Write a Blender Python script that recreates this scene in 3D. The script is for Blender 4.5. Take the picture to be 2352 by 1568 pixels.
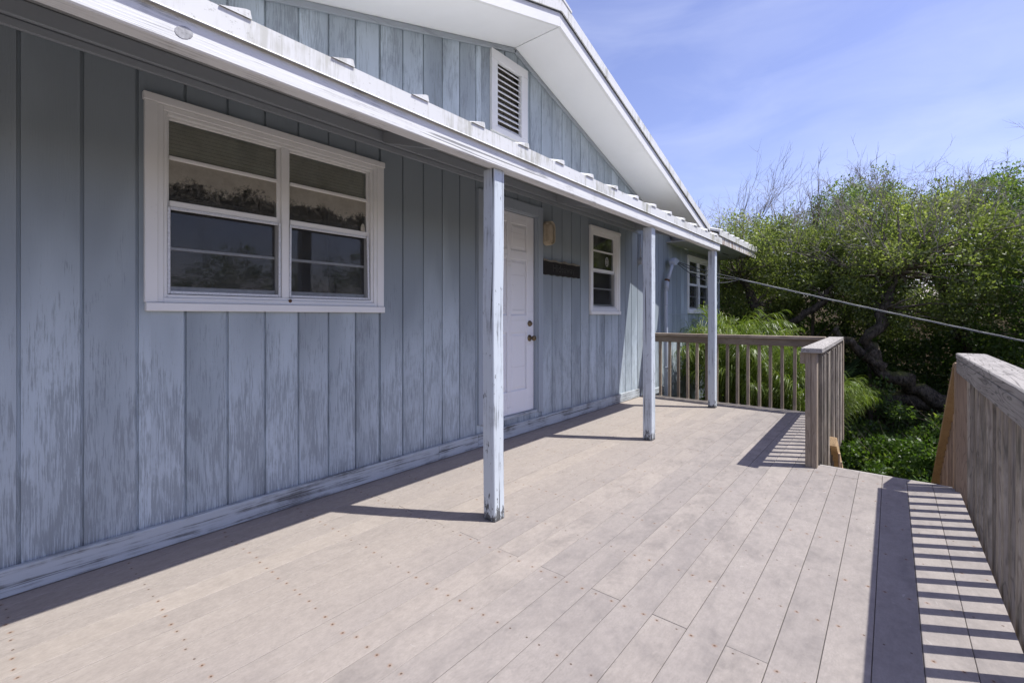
import bpy, math, random
import numpy as np
from mathutils import Vector, Matrix, Euler

random.seed(7); rng = np.random.default_rng(7)
for o in list(bpy.data.objects): bpy.data.objects.remove(o, do_unlink=True)
scene = bpy.context.scene
col = scene.collection

# ------------------------------------------------------------------ camera
cam_d = bpy.data.cameras.new('camera'); cam = bpy.data.objects.new('camera', cam_d); col.objects.link(cam)
cam_d.sensor_width = 36; cam_d.sensor_fit = 'HORIZONTAL'
cam_d.lens = 36 * 1055 / 2352
cam_d.shift_y = -57 / 2352
cam_d.clip_start = 0.05; cam_d.clip_end = 3000
cam.location = (0, -2.919, 1.192)
cam.rotation_euler = (math.radians(90), 0, math.radians(39.54 - 90))
scene.camera = cam

# ------------------------------------------------------------------ sun, sky, exposure
ELEV = math.radians(62.8); SH = Vector((0.52, -0.855, 0)).normalized()
SUN = Vector((SH.x * math.cos(ELEV), SH.y * math.cos(ELEV), math.sin(ELEV)))
sd = bpy.data.lights.new('sun', 'SUN'); so = bpy.data.objects.new('sun', sd); col.objects.link(so)
sd.energy = 4.9; sd.angle = math.radians(0.5); sd.color = (1.0, 0.978, 0.945)
so.rotation_euler = (-SUN).to_track_quat('-Z', 'Y').to_euler(); so.location = SUN * 30
world = bpy.data.worlds.new('World'); scene.world = world; world.use_nodes = True
wn = world.node_tree.nodes; wl = world.node_tree.links; wn.clear()
def wnode(t, **k):
    n = wn.new(t)
    for a, b in k.items(): setattr(n, a, b)
    return n
sky = wnode('ShaderNodeTexSky', sky_type='NISHITA'); sky.sun_disc = False
sky.sun_elevation = ELEV; sky.sun_rotation = math.atan2(SH.x, SH.y)
sky.air_density = 1.0; sky.dust_density = 0.6; sky.ozone_density = 3.0; sky.altitude = 0
tc = wnode('ShaderNodeTexCoord'); mp = wnode('ShaderNodeMapping'); mp.inputs['Scale'].default_value = (0.9, 2.6, 9.0)
mp.inputs['Rotation'].default_value = (0.25, 0.3, 0.5)
nz = wnode('ShaderNodeTexNoise'); nz.inputs['Scale'].default_value = 1.3; nz.inputs['Detail'].default_value = 7; nz.inputs['Roughness'].default_value = 0.55
nz.inputs['Distortion'].default_value = 0.5
cr = wnode('ShaderNodeValToRGB'); cr.color_ramp.elements[0].position = 0.40; cr.color_ramp.elements[1].position = 0.90
cr.color_ramp.elements[1].color = (0.22, 0.22, 0.22, 1)
tint = wnode('ShaderNodeMix', data_type='RGBA', blend_type='MULTIPLY'); tint.inputs[0].default_value = 1.0
tint.inputs[7].default_value = (1.22, 0.98, 1.12, 1)
mixc = wnode('ShaderNodeMix', data_type='RGBA'); mixc.inputs[7].default_value = (6.6, 6.9, 7.8, 1)
bg = wnode('ShaderNodeBackground'); bg.inputs['Strength'].default_value = 0.148
wo = wnode('ShaderNodeOutputWorld')
wl.new(tc.outputs['Generated'], mp.inputs['Vector']); wl.new(mp.outputs[0], nz.inputs['Vector']); wl.new(nz.outputs['Fac'], cr.inputs[0])
wl.new(sky.outputs[0], tint.inputs[6]); wl.new(tint.outputs[2], mixc.inputs[6]); wl.new(cr.outputs[0], mixc.inputs[0])
wl.new(mixc.outputs[2], bg.inputs[0]); wl.new(bg.outputs[0], wo.inputs[0])
scene.view_settings.view_transform = 'Standard'; scene.view_settings.look = 'None'
scene.view_settings.exposure = 0.34; scene.view_settings.gamma = 1
scene.render.engine = 'CYCLES'
scene.cycles.max_bounces = 8; scene.cycles.diffuse_bounces = 4; scene.cycles.transparent_max_bounces = 12

# ------------------------------------------------------------------ node helpers
class NT:
    def __init__(s, name):
        s.m = bpy.data.materials.new(name); s.m.use_nodes = True; s.t = s.m.node_tree; s.t.nodes.clear()
        s.out = s.n('ShaderNodeOutputMaterial')
    def n(s, t, **k):
        x = s.t.nodes.new(t)
        for a, b in k.items(): setattr(x, a, b)
        return x
    def link(s, a, b): s.t.links.new(a, b)
    def setin(s, node, i, v):
        if hasattr(v, 'is_output') or isinstance(v, bpy.types.NodeSocket): s.link(v, node.inputs[i])
        else: node.inputs[i].default_value = v
    def math(s, op, a, b=0.0, c=None, clamp=False):
        x = s.n('ShaderNodeMath', operation=op, use_clamp=clamp); s.setin(x, 0, a); s.setin(x, 1, b)
        if c is not None: s.setin(x, 2, c)
        return x.outputs[0]
    def mix(s, f, a, b, mode='MIX'):
        x = s.n('ShaderNodeMix', data_type='RGBA', blend_type=mode); s.setin(x, 0, f)
        for i, v in ((6, a), (7, b)):
            if isinstance(v, tuple) and len(v) == 3: v = (*v, 1)
            s.setin(x, i, v)
        return x.outputs[2]
    def pos(s): return s.n('ShaderNodeNewGeometry').outputs['Position']
    def sep(s, v):
        x = s.n('ShaderNodeSeparateXYZ'); s.link(v, x.inputs[0]); return x.outputs
    def scaled(s, v, sc, off=(0, 0, 0)):
        x = s.n('ShaderNodeMapping'); s.link(v, x.inputs[0]); x.inputs['Scale'].default_value = sc; x.inputs['Location'].default_value = off
        return x.outputs[0]
    def noise(s, v, scale=1, detail=4, rough=0.55, dist=0.0):
        x = s.n('ShaderNodeTexNoise'); s.link(v, x.inputs['Vector']); x.inputs['Scale'].default_value = scale
        x.inputs['Detail'].default_value = detail; x.inputs['Roughness'].default_value = rough; x.inputs['Distortion'].default_value = dist
        return x.outputs['Fac']
    def ramp(s, f, a, b, va=0.0, vb=1.0):
        x = s.n('ShaderNodeMapRange', interpolation_type='SMOOTHSTEP'); s.setin(x, 0, f)
        for i, v in ((1, a), (2, b), (3, va), (4, vb)): s.setin(x, i, v)
        return x.outputs[0]
    def rnd(s): return s.n('ShaderNodeObjectInfo').outputs['Random']
    def bsdf(s, color, rough=0.6, metal=0.0, spec=0.35, bump=None, bstr=0.3, bdist=0.002):
        p = s.n('ShaderNodeBsdfPrincipled')
        if isinstance(color, tuple) and len(color) == 3: color = (*color, 1)
        s.setin(p, 'Base Color', color); s.setin(p, 'Roughness', rough); p.inputs['Metallic'].default_value = metal
        p.inputs['Specular IOR Level'].default_value = spec
        if bump is not None:
            b = s.n('ShaderNodeBump'); b.inputs['Strength'].default_value = bstr; b.inputs['Distance'].default_value = bdist
            s.link(bump, b.inputs['Height']); s.link(b.outputs[0], p.inputs['Normal'])
        return p.outputs[0]
    def done(s, sh): s.link(sh, s.out.inputs['Surface']); return s.m

GRAIN = {'x': (1.6, 60, 60), 'y': (60, 1.6, 60), 'z': (60, 60, 1.6)}
FINE = {'x': (6, 240, 240), 'y': (240, 6, 240), 'z': (240, 240, 6)}

def m_siding():
    t = NT('siding_paint'); P = t.pos(); s = t.sep(P)
    r = t.rnd()
    off = t.n('ShaderNodeCombineXYZ'); t.setin(off, 1, t.math('MULTIPLY', r, 37.0)); t.setin(off, 2, t.math('MULTIPLY', r, 11.0))
    v = t.n('ShaderNodeVectorMath', operation='ADD'); t.link(P, v.inputs[0]); t.link(off.outputs[0], v.inputs[1]); Q = v.outputs[0]
    streak = t.noise(t.scaled(Q, (95, 95, 6.5)), 1, 6, 0.74, 0.5)
    fine = t.noise(t.scaled(Q, (260, 260, 9)), 1, 3, 0.6)
    patch = t.noise(t.scaled(Q, (6.5, 6.5, 2.3)), 1, 5, 0.66, 0.9)
    wash = t.noise(t.scaled(Q, (2.2, 2.2, 0.55)), 1, 3, 0.5)
    low = t.ramp(s[2], 1.9, 0.45, 0.0, 1.0)                       # weather wear grows down the wall, where rain reaches; also drives painted deck bounce
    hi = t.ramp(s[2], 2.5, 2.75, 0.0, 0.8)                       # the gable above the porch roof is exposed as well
    wear_bounce = t.math('MAXIMUM', low, hi)
    amt = t.math('ADD', t.math('MULTIPLY', patch, 0.56), t.math('MULTIPLY', streak, 0.60))
    amt = t.math('ADD', amt, t.math('MULTIPLY', wear_bounce, 0.20))
    amt = t.math('ADD', amt, t.math('MULTIPLY', t.math('SUBTRACT', fine, 0.5), 0.50))
    wear = t.ramp(amt, 0.725, 0.86)
    pale = t.ramp(t.math('ADD', t.math('MULTIPLY', wash, 0.7), t.math('MULTIPLY', wear_bounce, 0.22)), 0.34, 0.66)  # bounce light off the deck painted in as paler colour low down
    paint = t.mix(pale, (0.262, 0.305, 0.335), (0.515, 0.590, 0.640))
    paint = t.mix(t.math('MULTIPLY', r, 0.35), paint, (0.30, 0.335, 0.36))
    c = t.mix(t.math('MULTIPLY', wear, 0.48), paint, (0.135, 0.150, 0.160))
    foot = t.math('MULTIPLY', t.ramp(t.math('ADD', s[2], t.math('MULTIPLY', streak, 0.12)), 0.26, 0.14), t.ramp(fine, 0.35, 0.6))
    c = t.mix(t.math('MULTIPLY', foot, 0.5), c, (0.10, 0.11, 0.12))
    h = t.math('ADD', fine, t.math('MULTIPLY', streak, 0.8))
    return t.done(t.bsdf(c, 0.72, 0, 0.25, h, 0.45, 0.0025))

def m_painted(name, paint, worn, axis, amount=0.5, crack=0.6, rough=0.6, foot=False):
    """painted timber, the paint weathered off along the grain"""
    t = NT(name); P = t.pos(); r = t.rnd()
    off = t.n('ShaderNodeCombineXYZ')
    for i in range(3): t.setin(off, i, t.math('MULTIPLY', r, 13.0 + 5 * i))
    v = t.n('ShaderNodeVectorMath', operation='ADD'); t.link(P, v.inputs[0]); t.link(off.outputs[0], v.inputs[1]); Q = v.outputs[0]
    g = t.noise(t.scaled(Q, GRAIN[axis]), 1, 6, 0.7, 0.8)
    f = t.noise(t.scaled(Q, FINE[axis]), 1, 3, 0.6)
    pt = t.noise(Q, 5.0, 4, 0.6)
    a = t.math('ADD', t.math('MULTIPLY', g, 0.6), t.math('MULTIPLY', pt, 0.4))
    wear = t.ramp(t.math('ADD', a, t.math('MULTIPLY', t.math('SUBTRACT', f, 0.5), 0.25)), 0.72 - 0.22 * amount, 0.84 - 0.18 * amount)
    c = t.mix(wear, paint, worn)
    ck = t.ramp(t.noise(t.scaled(Q, tuple(x * 0.75 if x > 10 else x * 0.5 for x in GRAIN[axis])), 1, 2, 0.5, 0.4), 0.30, 0.345, 1, 0)
    c = t.mix(t.math('MULTIPLY', ck, crack), c, tuple(x * 0.28 for x in worn))
    if foot:                                    # rot and splash dirt at the foot, paint chips up the arrises
        z = t.sep(P)[2]; n2 = t.noise(t.scaled(Q, (38, 38, 16)), 1, 5, 0.7)
        fz = t.math('ADD', t.ramp(z, 0.16, 0.0, 0.0, 0.22), n2)
        c = t.mix(t.math('MULTIPLY', t.ramp(fz, 0.62, 0.70), 0.85), c, (0.045, 0.042, 0.040))
        c = t.mix(t.math('MULTIPLY', t.ramp(z, 0.03, 0.004), 0.6), c, (0.05, 0.045, 0.04))
    h = t.math('SUBTRACT', t.math('ADD', f, g), t.math('MULTIPLY', ck, 1.5))
    return t.done(t.bsdf(c, rough, 0, 0.3, h, 0.5, 0.002))

def m_wood(name, base, dark, axis, ring=0.5, moss=0.0):
    """bare weathered timber"""
    t = NT(name); P = t.pos(); r = t.rnd()
    off = t.n('ShaderNodeCombineXYZ')
    for i in range(3): t.setin(off, i, t.math('MULTIPLY', r, 17.0 + 7 * i))
    v = t.n('ShaderNodeVectorMath', operation='ADD'); t.link(P, v.inputs[0]); t.link(off.outputs[0], v.inputs[1]); Q = v.outputs[0]
    sc = {'x': (1.1, 14, 14), 'y': (14, 1.1, 14), 'z': (14, 14, 1.1)}[axis]
    n0 = t.noise(t.scaled(Q, sc), 1, 3, 0.5, 0.6)
    rings = t.math('FRACT', t.math('MULTIPLY', n0, 11.0))
    rings = t.math('ABSOLUTE', t.math('SUBTRACT', rings, 0.5))
    rline = t.ramp(rings, 0.0, 0.16, 1, 0)
    f = t.noise(t.scaled(Q, FINE[axis]), 1, 4, 0.65)
    pt = t.noise(Q, 3.2, 4, 0.6)
    c = t.mix(t.ramp(t.math('ADD', t.math('MULTIPLY', f, 0.6), t.math('MULTIPLY', pt, 0.5)), 0.35, 0.75), dark, base)
    c = t.mix(t.math('MULTIPLY', rline, ring), c, tuple(x * 0.45 for x in dark))
    var = t.math('ADD', 0.60, t.math('MULTIPLY', r, 0.70))
    vv = t.n('ShaderNodeCombineColor')
    for i in range(3): t.setin(vv, i, var)
    c = t.mix(1.0, c, vv.outputs[0], 'MULTIPLY')
    if moss > 0:
        mz = t.ramp(t.noise(t.scaled(Q, (9, 9, 2.5)), 1, 5, 0.65), 0.48, 0.66)
        c = t.mix(t.math('MULTIPLY', mz, moss), c, (0.055, 0.058, 0.042))
    h = t.math('SUBTRACT', f, t.math('MULTIPLY', rline, 0.7))
    return t.done(t.bsdf(c, 0.8, 0, 0.2, h, 0.55, 0.002))

def m_deck():
    t = NT('deck_composite'); P = t.pos(); s = t.sep(P); r = t.rnd()
    of = t.n('ShaderNodeCombineXYZ'); t.setin(of, 0, t.math('MULTIPLY', r, 1.7)); t.setin(of, 1, t.math('MULTIPLY', r, 0.9)); t.setin(of, 2, t.math('MULTIPLY', r, 2.2))
    va = t.n('ShaderNodeVectorMath', operation='ADD'); t.link(P, va.inputs[0]); t.link(of.outputs[0], va.inputs[1]); Q = va.outputs[0]
    big = t.noise(t.scaled(Q, (0.75, 1.5, 1)), 1, 4, 0.6, 0.4)
    med = t.noise(t.scaled(Q, (4.5, 7, 1)), 1, 6, 0.74, 0.3)
    fine = t.noise(t.scaled(Q, (70, 150, 1)), 1, 3, 0.7)
    grain = t.noise(t.scaled(Q, (7, 70, 1)), 1, 3, 0.6)
    a = t.ramp(big, 0.34, 0.68)
    c = t.mix(a, (0.268, 0.238, 0.214), (0.318, 0.282, 0.250))
    c = t.mix(t.math('MULTIPLY', t.ramp(t.math('ADD', t.math('MULTIPLY', med, 0.8), t.math('MULTIPLY', fine, 0.25)), 0.46, 0.72), 0.75), c, (0.165, 0.148, 0.137))
    near_house = t.ramp(t.math('ADD', s[1], t.math('MULTIPLY', big, 0.9)), -1.35, -0.55)   # boards lighter and tanner towards the house
    c = t.mix(t.math('MULTIPLY', near_house, 0.55), c, (0.360, 0.310, 0.258))
    c = t.mix(t.math('MULTIPLY', r, 0.35), c, (0.22, 0.20, 0.19))
    speck = t.noise(t.scaled(Q, (24, 30, 1)), 1, 4, 0.75)
    k = t.math('ADD', 0.50, t.math('MULTIPLY', fine, 0.50)); k = t.math('ADD', k, t.math('MULTIPLY', grain, 0.14)); k = t.math('ADD', k, t.math('MULTIPLY', speck, 0.44))
    kk = t.n('ShaderNodeCombineColor')
    for i in range(3): t.setin(kk, i, k)
    c = t.mix(1.0, c, kk.outputs[0], 'MULTIPLY')
    # pale scuffs
    sc = t.ramp(t.noise(t.scaled(Q, (11, 26, 1)), 1, 2, 0.4, 1.4), 0.735, 0.78)
    c = t.mix(t.math('MULTIPLY', sc, 0.35), c, (0.46, 0.43, 0.40))
    # rusty screw heads, two per board over each joist
    jx = t.math('MULTIPLY', t.math('SUBTRACT', t.noise(Q, 3.1, 1, 0.5), 0.5), 0.05)
    jy = t.math('MULTIPLY', t.math('SUBTRACT', t.noise(t.scaled(Q, (1, 1, 1), (9, 4, 2)), 4.3, 1, 0.5), 0.5), 0.03)
    fx = t.math('FRACT', t.math('ADD', t.math('DIVIDE', t.math('ADD', s[0], t.math('ADD', jx, -1.755)), 0.4064), 50.5))
    dx = t.math('MULTIPLY', t.math('SUBTRACT', fx, 0.5), 0.4064)
    fy = t.math('MULTIPLY', t.math('FRACT', t.math('ADD', t.math('DIVIDE', t.math('ADD', s[1], t.math('ADD', jy, 1.35)), 0.138), 60.0)), 0.138)
    dy = t.math('MINIMUM', t.math('ABSOLUTE', t.math('SUBTRACT', fy, 0.03)), t.math('ABSOLUTE', t.math('SUBTRACT', fy, 0.108)))
    rr = t.math('SQRT', t.math('ADD', t.math('MULTIPLY', dx, dx), t.math('MULTIPLY', dy, dy)))
    rn = t.math('ADD', rr, t.math('MULTIPLY', t.math('SUBTRACT', t.noise(Q, 90, 2, 0.6), 0.5), 0.010))
    sel = t.ramp(t.noise(Q, 1.7, 2, 0.6), 0.40, 0.60)
    halo = t.math('MULTIPLY', t.ramp(rn, 0.013, 0.002), t.math('ADD', 0.04, t.math('MULTIPLY', sel, 0.42)))
    c = t.mix(halo, c, (0.26, 0.12, 0.045))
    core = t.ramp(rr, 0.0046, 0.0032)
    c = t.mix(t.math('MULTIPLY', core, 0.8), c, (0.06, 0.033, 0.018))
    h = t.math('SUBTRACT', t.math('ADD', t.math('MULTIPLY', fine, 0.5), t.math('MULTIPLY', grain, 0.6)), t.math('MULTIPLY', core, 1.2))
    return t.done(t.bsdf(c, t.math('ADD', 0.62, t.math('MULTIPLY', med, 0.2)), 0, 0.3, h, 0.35, 0.0015))

def m_metal_white():
    t = NT('white_roof_metal'); P = t.pos(); s = t.sep(P)
    streak = t.noise(t.scaled(P, (26, 26, 3.0)), 1, 5, 0.7, 0.5)
    spot = t.noise(P, 4.5, 4, 0.6)
    a = t.ramp(t.math('ADD', t.math('MULTIPLY', streak, 0.6), t.math('MULTIPLY', spot, 0.5)), 0.545, 0.70)
    far = t.ramp(s[0], 0.2, 4.0, 0.5, 1.0)                    # more mildew towards the shaded far end
    c = t.mix(t.math('MULTIPLY', t.math('MULTIPLY', a, far), 0.75), (0.70, 0.70, 0.675), (0.28, 0.27, 0.17))
    sp = t.ramp(t.noise(P, 38, 3, 0.7), 0.62, 0.72)
    c = t.mix(t.math('MULTIPLY', sp, 0.45), c, (0.24, 0.24, 0.18))
    return t.done(t.bsdf(c, 0.42, 0, 0.4, streak, 0.1, 0.001))

def m_rust_fascia():
    t = NT('rust_stained_fascia'); P = t.pos()
    streak = t.noise(t.scaled(P, (16, 16, 3.5)), 1, 5, 0.7, 0.4)
    c = t.mix(t.math('MULTIPLY', t.ramp(streak, 0.46, 0.62), 0.85), (0.66, 0.65, 0.62), (0.24, 0.13, 0.055))
    c = t.mix(t.math('MULTIPLY', t.ramp(t.noise(P, 9, 4, 0.7), 0.6, 0.7), 0.7), c, (0.09, 0.055, 0.035))
    return t.done(t.bsdf(c, 0.6, 0, 0.3))

def m_white(name, c0=(0.73, 0.73, 0.72), amt=0.25, rough=0.55):
    t = NT(name); P = t.pos()
    n = t.noise(P, 2.3, 4, 0.6); f = t.noise(P, 60, 3, 0.65)
    c = t.mix(t.math('MULTIPLY', t.ramp(n, 0.4, 0.75), amt), c0, tuple(x * 0.72 for x in c0))
    c = t.mix(t.math('MULTIPLY', t.ramp(f, 0.66, 0.74), amt), c, tuple(x * 0.4 for x in c0))
    return t.done(t.bsdf(c, rough, 0, 0.35, f, 0.15, 0.001))

def m_simple(name, c, rough=0.6, metal=0.0, var=0.25, scale=20, spec=0.35):
    t = NT(name); P = t.pos(); n = t.noise(P, scale, 4, 0.6)
    cc = t.mix(t.math('MULTIPLY', t.ramp(n, 0.35, 0.7), var), c, tuple(x * 0.5 for x in c))
    return t.done(t.bsdf(cc, rough, metal, spec, n, 0.15, 0.001))

def m_glass(name, dirt=0.0, horizon=None, tint=0.75):
    """window glass: clear and mirror-like by angle, with a dried salt-and-mildew film"""
    t = NT(name); P = t.pos(); s = t.sep(P)
    tr = t.n('ShaderNodeBsdfTransparent'); tr.inputs[0].default_value = (tint, tint * 1.02, tint * 1.0, 1)
    gl = t.n('ShaderNodeBsdfGlossy'); gl.inputs['Roughness'].default_value = 0.03; gl.inputs[0].default_value = (0.85, 0.88, 0.9, 1)
    fr = t.n('ShaderNodeFresnel'); fr.inputs[0].default_value = 1.45
    b = t.n('ShaderNodeBump'); b.inputs['Strength'].default_value = 0.06; b.inputs['Distance'].default_value = 0.01
    t.link(t.noise(P, 3.0, 2, 0.5), b.inputs['Height']); t.link(b.outputs[0], gl.inputs['Normal'])
    ms = t.n('ShaderNodeMixShader'); t.link(t.math('ADD', t.math('MULTIPLY', fr.outputs[0], 1.2), 0.01, clamp=True), ms.inputs[0]); t.link(tr.outputs[0], ms.inputs[1]); t.link(gl.outputs[0], ms.inputs[2])
    if dirt <= 0: return t.done(ms.outputs[0])
    df = t.n('ShaderNodeBsdfDiffuse'); df.inputs[0].default_value = (0.52, 0.49, 0.42, 1)
    n = t.noise(t.scaled(P, (4, 4, 4)), 1, 5, 0.65); f = t.noise(P, 55, 4, 0.75)
    if horizon is None: fac = t.ramp(n, 0.3, 0.8)
    else:
        hz = t.math('ADD', s[2], t.math('ADD', t.math('MULTIPLY', t.math('SUBTRACT', n, 0.5), 0.26), t.math('MULTIPLY', t.math('SUBTRACT', f, 0.5), 0.13)))
        fac = t.math('ADD', t.ramp(hz, horizon - 0.03, horizon + 0.045), t.math('MULTIPLY', t.ramp(f, 0.3, 0.75), 0.30), clamp=True)
    fac = t.math('MULTIPLY', fac, t.math('ADD', 0.55, t.math('MULTIPLY', t.noise(P, 9, 4, 0.7), 0.8)))
    m2 = t.n('ShaderNodeMixShader'); t.link(t.math('MULTIPLY', fac, dirt), m2.inputs[0]); t.link(ms.outputs[0], m2.inputs[1]); t.link(df.outputs[0], m2.inputs[2])
    return t.done(m2.outputs[0])

def m_screen():
    t = NT('insect_screen')
    tr = t.n('ShaderNodeBsdfTransparent'); df = t.n('ShaderNodeBsdfDiffuse'); df.inputs[0].default_value = (0.055, 0.056, 0.058, 1)
    ms = t.n('ShaderNodeMixShader'); ms.inputs[0].default_value = 0.38; t.link(tr.outputs[0], ms.inputs[1]); t.link(df.outputs[0], ms.inputs[2])
    return t.done(ms.outputs[0])

def m_leaf(name, dark, light, yellow, trans=0.35, rough=0.42):
    t = NT(name); a = t.n('ShaderNodeAttribute', attribute_name='tint').outputs['Fac']
    c = t.mix(t.ramp(a, 0.0, 0.75), dark, light); c = t.mix(t.ramp(a, 0.72, 1.0), c, yellow)
    p = t.bsdf(c, rough, 0, 0.45)
    tl = t.n('ShaderNodeBsdfTranslucent'); t.link(t.mix(1.0, c, (1.7, 1.85, 0.85), 'MULTIPLY'), tl.inputs[0])
    ms = t.n('ShaderNodeMixShader'); ms.inputs[0].default_value = trans; t.link(p, ms.inputs[1]); t.link(tl.outputs[0], ms.inputs[2])
    return t.done(ms.outputs[0])

def m_bark(name, c0, c1, moss=0.0):
    t = NT(name); P = t.pos(); n = t.noise(t.scaled(P, (22, 22, 9)), 1, 7, 0.75, 0.8); g = t.noise(P, 3, 3, 0.5)
    c = t.mix(t.ramp(n, 0.35, 0.68), c0, c1)
    if moss > 0:
        nm = t.n('ShaderNodeNewGeometry').outputs['Normal']; up = t.sep(nm)[2]
        c = t.mix(t.math('MULTIPLY', t.math('MULTIPLY', t.ramp(up, 0.3, 0.9), t.ramp(g, 0.42, 0.6)), moss), c, (0.13, 0.14, 0.035))
    return t.done(t.bsdf(c, 0.9, 0, 0.15, n, 1.0, 0.02))

def m_ground():
    t = NT('leaf_litter_ground'); P = t.pos(); n = t.noise(P, 0.7, 4, 0.6); f = t.noise(P, 22, 5, 0.75); k = t.noise(P, 0.05, 3, 0.5)
    c = t.mix(t.ramp(f, 0.3, 0.7), (0.035, 0.026, 0.017), (0.12, 0.088, 0.056))
    c = t.mix(t.math('MULTIPLY', t.ramp(n, 0.45, 0.7), 0.6), c, (0.05, 0.06, 0.022))
    return t.done(t.bsdf(c, 0.95, 0, 0.1, f, 1.0, 0.03))

M = {}
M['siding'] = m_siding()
M['skirt'] = m_painted('skirting_paint', (0.46, 0.50, 0.52), (0.12, 0.12, 0.115), 'x', 1.15, 0.9)
M['frieze'] = m_painted('frieze_paint', (0.33, 0.36, 0.39), (0.2, 0.21, 0.22), 'x', 0.1, 0.2)
M['doortrim'] = m_painted('door_trim_paint', (0.34, 0.385, 0.43), (0.2, 0.22, 0.25), 'z', 0.35, 0.3)
M['post'] = m_painted('post_paint', (0.57, 0.62, 0.655), (0.19, 0.20, 0.215), 'z', 0.95, 0.95, 0.6, True)
M['beam'] = m_painted('beam_paint', (0.74, 0.74, 0.72), (0.36, 0.36, 0.35), 'x', 1.0, 0.7)
M['rafter'] = m_painted('rafter_paint', (0.34, 0.36, 0.38), (0.22, 0.22, 0.22), 'y', 0.1, 0.1)
M['white'] = m_white('white_trim')
M['casing'] = m_white('window_casing_paint', (0.82, 0.82, 0.80), 0.18)
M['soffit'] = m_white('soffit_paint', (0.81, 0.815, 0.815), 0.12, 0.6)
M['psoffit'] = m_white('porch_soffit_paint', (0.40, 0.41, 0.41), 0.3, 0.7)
M['metal'] = m_metal_white(); M['rustf'] = m_rust_fascia()
M['door'] = m_painted('door_paint', (0.82, 0.82, 0.83), (0.40, 0.39, 0.38), 'x', 0.12, 0.15, 0.5)
M['alu'] = m_simple('aluminium', (0.62, 0.63, 0.63), 0.42, 0.55, 0.35, 35)
M['galv'] = m_simple('galvanised_steel', (0.72, 0.73, 0.74), 0.45, 0.25, 0.5, 130)
M['knot'] = m_simple('grey_knot', (0.46, 0.46, 0.46), 0.8, 0, 0.9, 70)
M['brass'] = m_simple('tarnished_brass', (0.20, 0.15, 0.09), 0.4, 0.85, 0.4, 60)
M['deck'] = m_deck()
for ax in 'xyz':
    M['wood_' + ax] = m_wood('weathered_wood_' + ax, (0.36, 0.295, 0.225), (0.215, 0.172, 0.130), ax, 0.45)
    M['grey_' + ax] = m_wood('grey_wood_' + ax, (0.38, 0.355, 0.325), (0.25, 0.232, 0.212), ax, 0.8)
M['bal_moss'] = m_wood('mildewed_baluster_wood', (0.48, 0.42, 0.34), (0.27, 0.23, 0.185), 'z', 0.5, 0.5)
M['new_x'] = m_wood('newer_wood_x', (0.52, 0.37, 0.21), (0.40, 0.27, 0.145), 'x', 0.5)
M['new_z'] = m_wood('newer_wood_z', (0.42, 0.31, 0.22), (0.31, 0.225, 0.155), 'z', 0.4)
M['joist'] = m_wood('joist_wood', (0.16, 0.12, 0.085), (0.09, 0.07, 0.05), 'y', 0.3)
M['glass'] = m_glass('window_glass', 0.12); M['glass_dirty'] = m_glass('filmed_glass', 0.62, 1.90); M['glass_hazy'] = m_glass('hazy_glass', 0.16, None, 0.92)
M['screen'] = m_screen()
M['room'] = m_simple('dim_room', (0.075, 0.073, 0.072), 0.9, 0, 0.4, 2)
M['blind'] = m_simple('blind_slats', (0.86, 0.82, 0.70), 0.6, 0, 0.4, 9)
M['curtain'] = m_simple('curtain_cloth', (0.45, 0.45, 0.42), 0.85, 0, 0.5, 6)
M['lamp'] = m_simple('yellowed_plastic', (0.55, 0.47, 0.34), 0.4, 0, 0.25, 12)
M['lens'] = m_simple('lamp_lens', (0.50, 0.42, 0.31), 0.25, 0, 0.3, 9)
M['sign'] = m_simple('blackened_wood', (0.018, 0.016, 0.015), 0.75, 0, 0.4, 40)
M['letter'] = m_simple('carved_letter_grey', (0.045, 0.042, 0.038), 0.5, 0, 0.1, 40)
M['edgewood'] = m_simple('bare_edge_wood', (0.24, 0.22, 0.18), 0.85, 0, 0.6, 45)
M['pipe'] = m_painted('mast_paint', (0.42, 0.46, 0.51), (0.22, 0.2, 0.19), 'z', 0.3, 0.1, 0.5)
M['rust'] = m_simple('rusty_iron', (0.16, 0.085, 0.045), 0.8, 0.2, 0.6, 60)
M['cable'] = m_simple('weathered_cable', (0.30, 0.30, 0.29), 0.55, 0.1, 0.3, 80)
M['wire'] = m_simple('black_wire', (0.06, 0.065, 0.07), 0.5, 0, 0.2, 80)
M['ground'] = m_ground()
M['bark'] = m_bark('oak_bark', (0.022, 0.018, 0.014), (0.125, 0.102, 0.080))
M['barkm'] = m_bark('mossy_bark', (0.025, 0.020, 0.015), (0.14, 0.115, 0.088), 0.85)
M['twig'] = m_simple('dead_twig', (0.30, 0.27, 0.235), 0.85, 0, 0.5, 14)
M['twigd'] = m_simple('brown_twig', (0.14, 0.115, 0.09), 0.85, 0, 0.5, 14)
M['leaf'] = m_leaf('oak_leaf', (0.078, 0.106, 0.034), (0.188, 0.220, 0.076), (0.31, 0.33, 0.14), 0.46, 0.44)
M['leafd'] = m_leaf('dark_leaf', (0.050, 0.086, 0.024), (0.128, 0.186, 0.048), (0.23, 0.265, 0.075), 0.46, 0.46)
M['leafb'] = m_leaf('bright_leaf', (0.042, 0.082, 0.014), (0.085, 0.145, 0.024), (0.18, 0.23, 0.05), 0.38, 0.46)
M['palm'] = m_leaf('palm_leaf', (0.060, 0.100, 0.014), (0.155, 0.210, 0.035), (0.31, 0.32, 0.09), 0.38, 0.40)
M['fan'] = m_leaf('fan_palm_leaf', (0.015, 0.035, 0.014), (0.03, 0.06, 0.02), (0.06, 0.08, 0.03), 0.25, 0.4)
M['stalk'] = m_simple('palm_stalk', (0.16, 0.17, 0.05), 0.6, 0, 0.4, 12)
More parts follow.
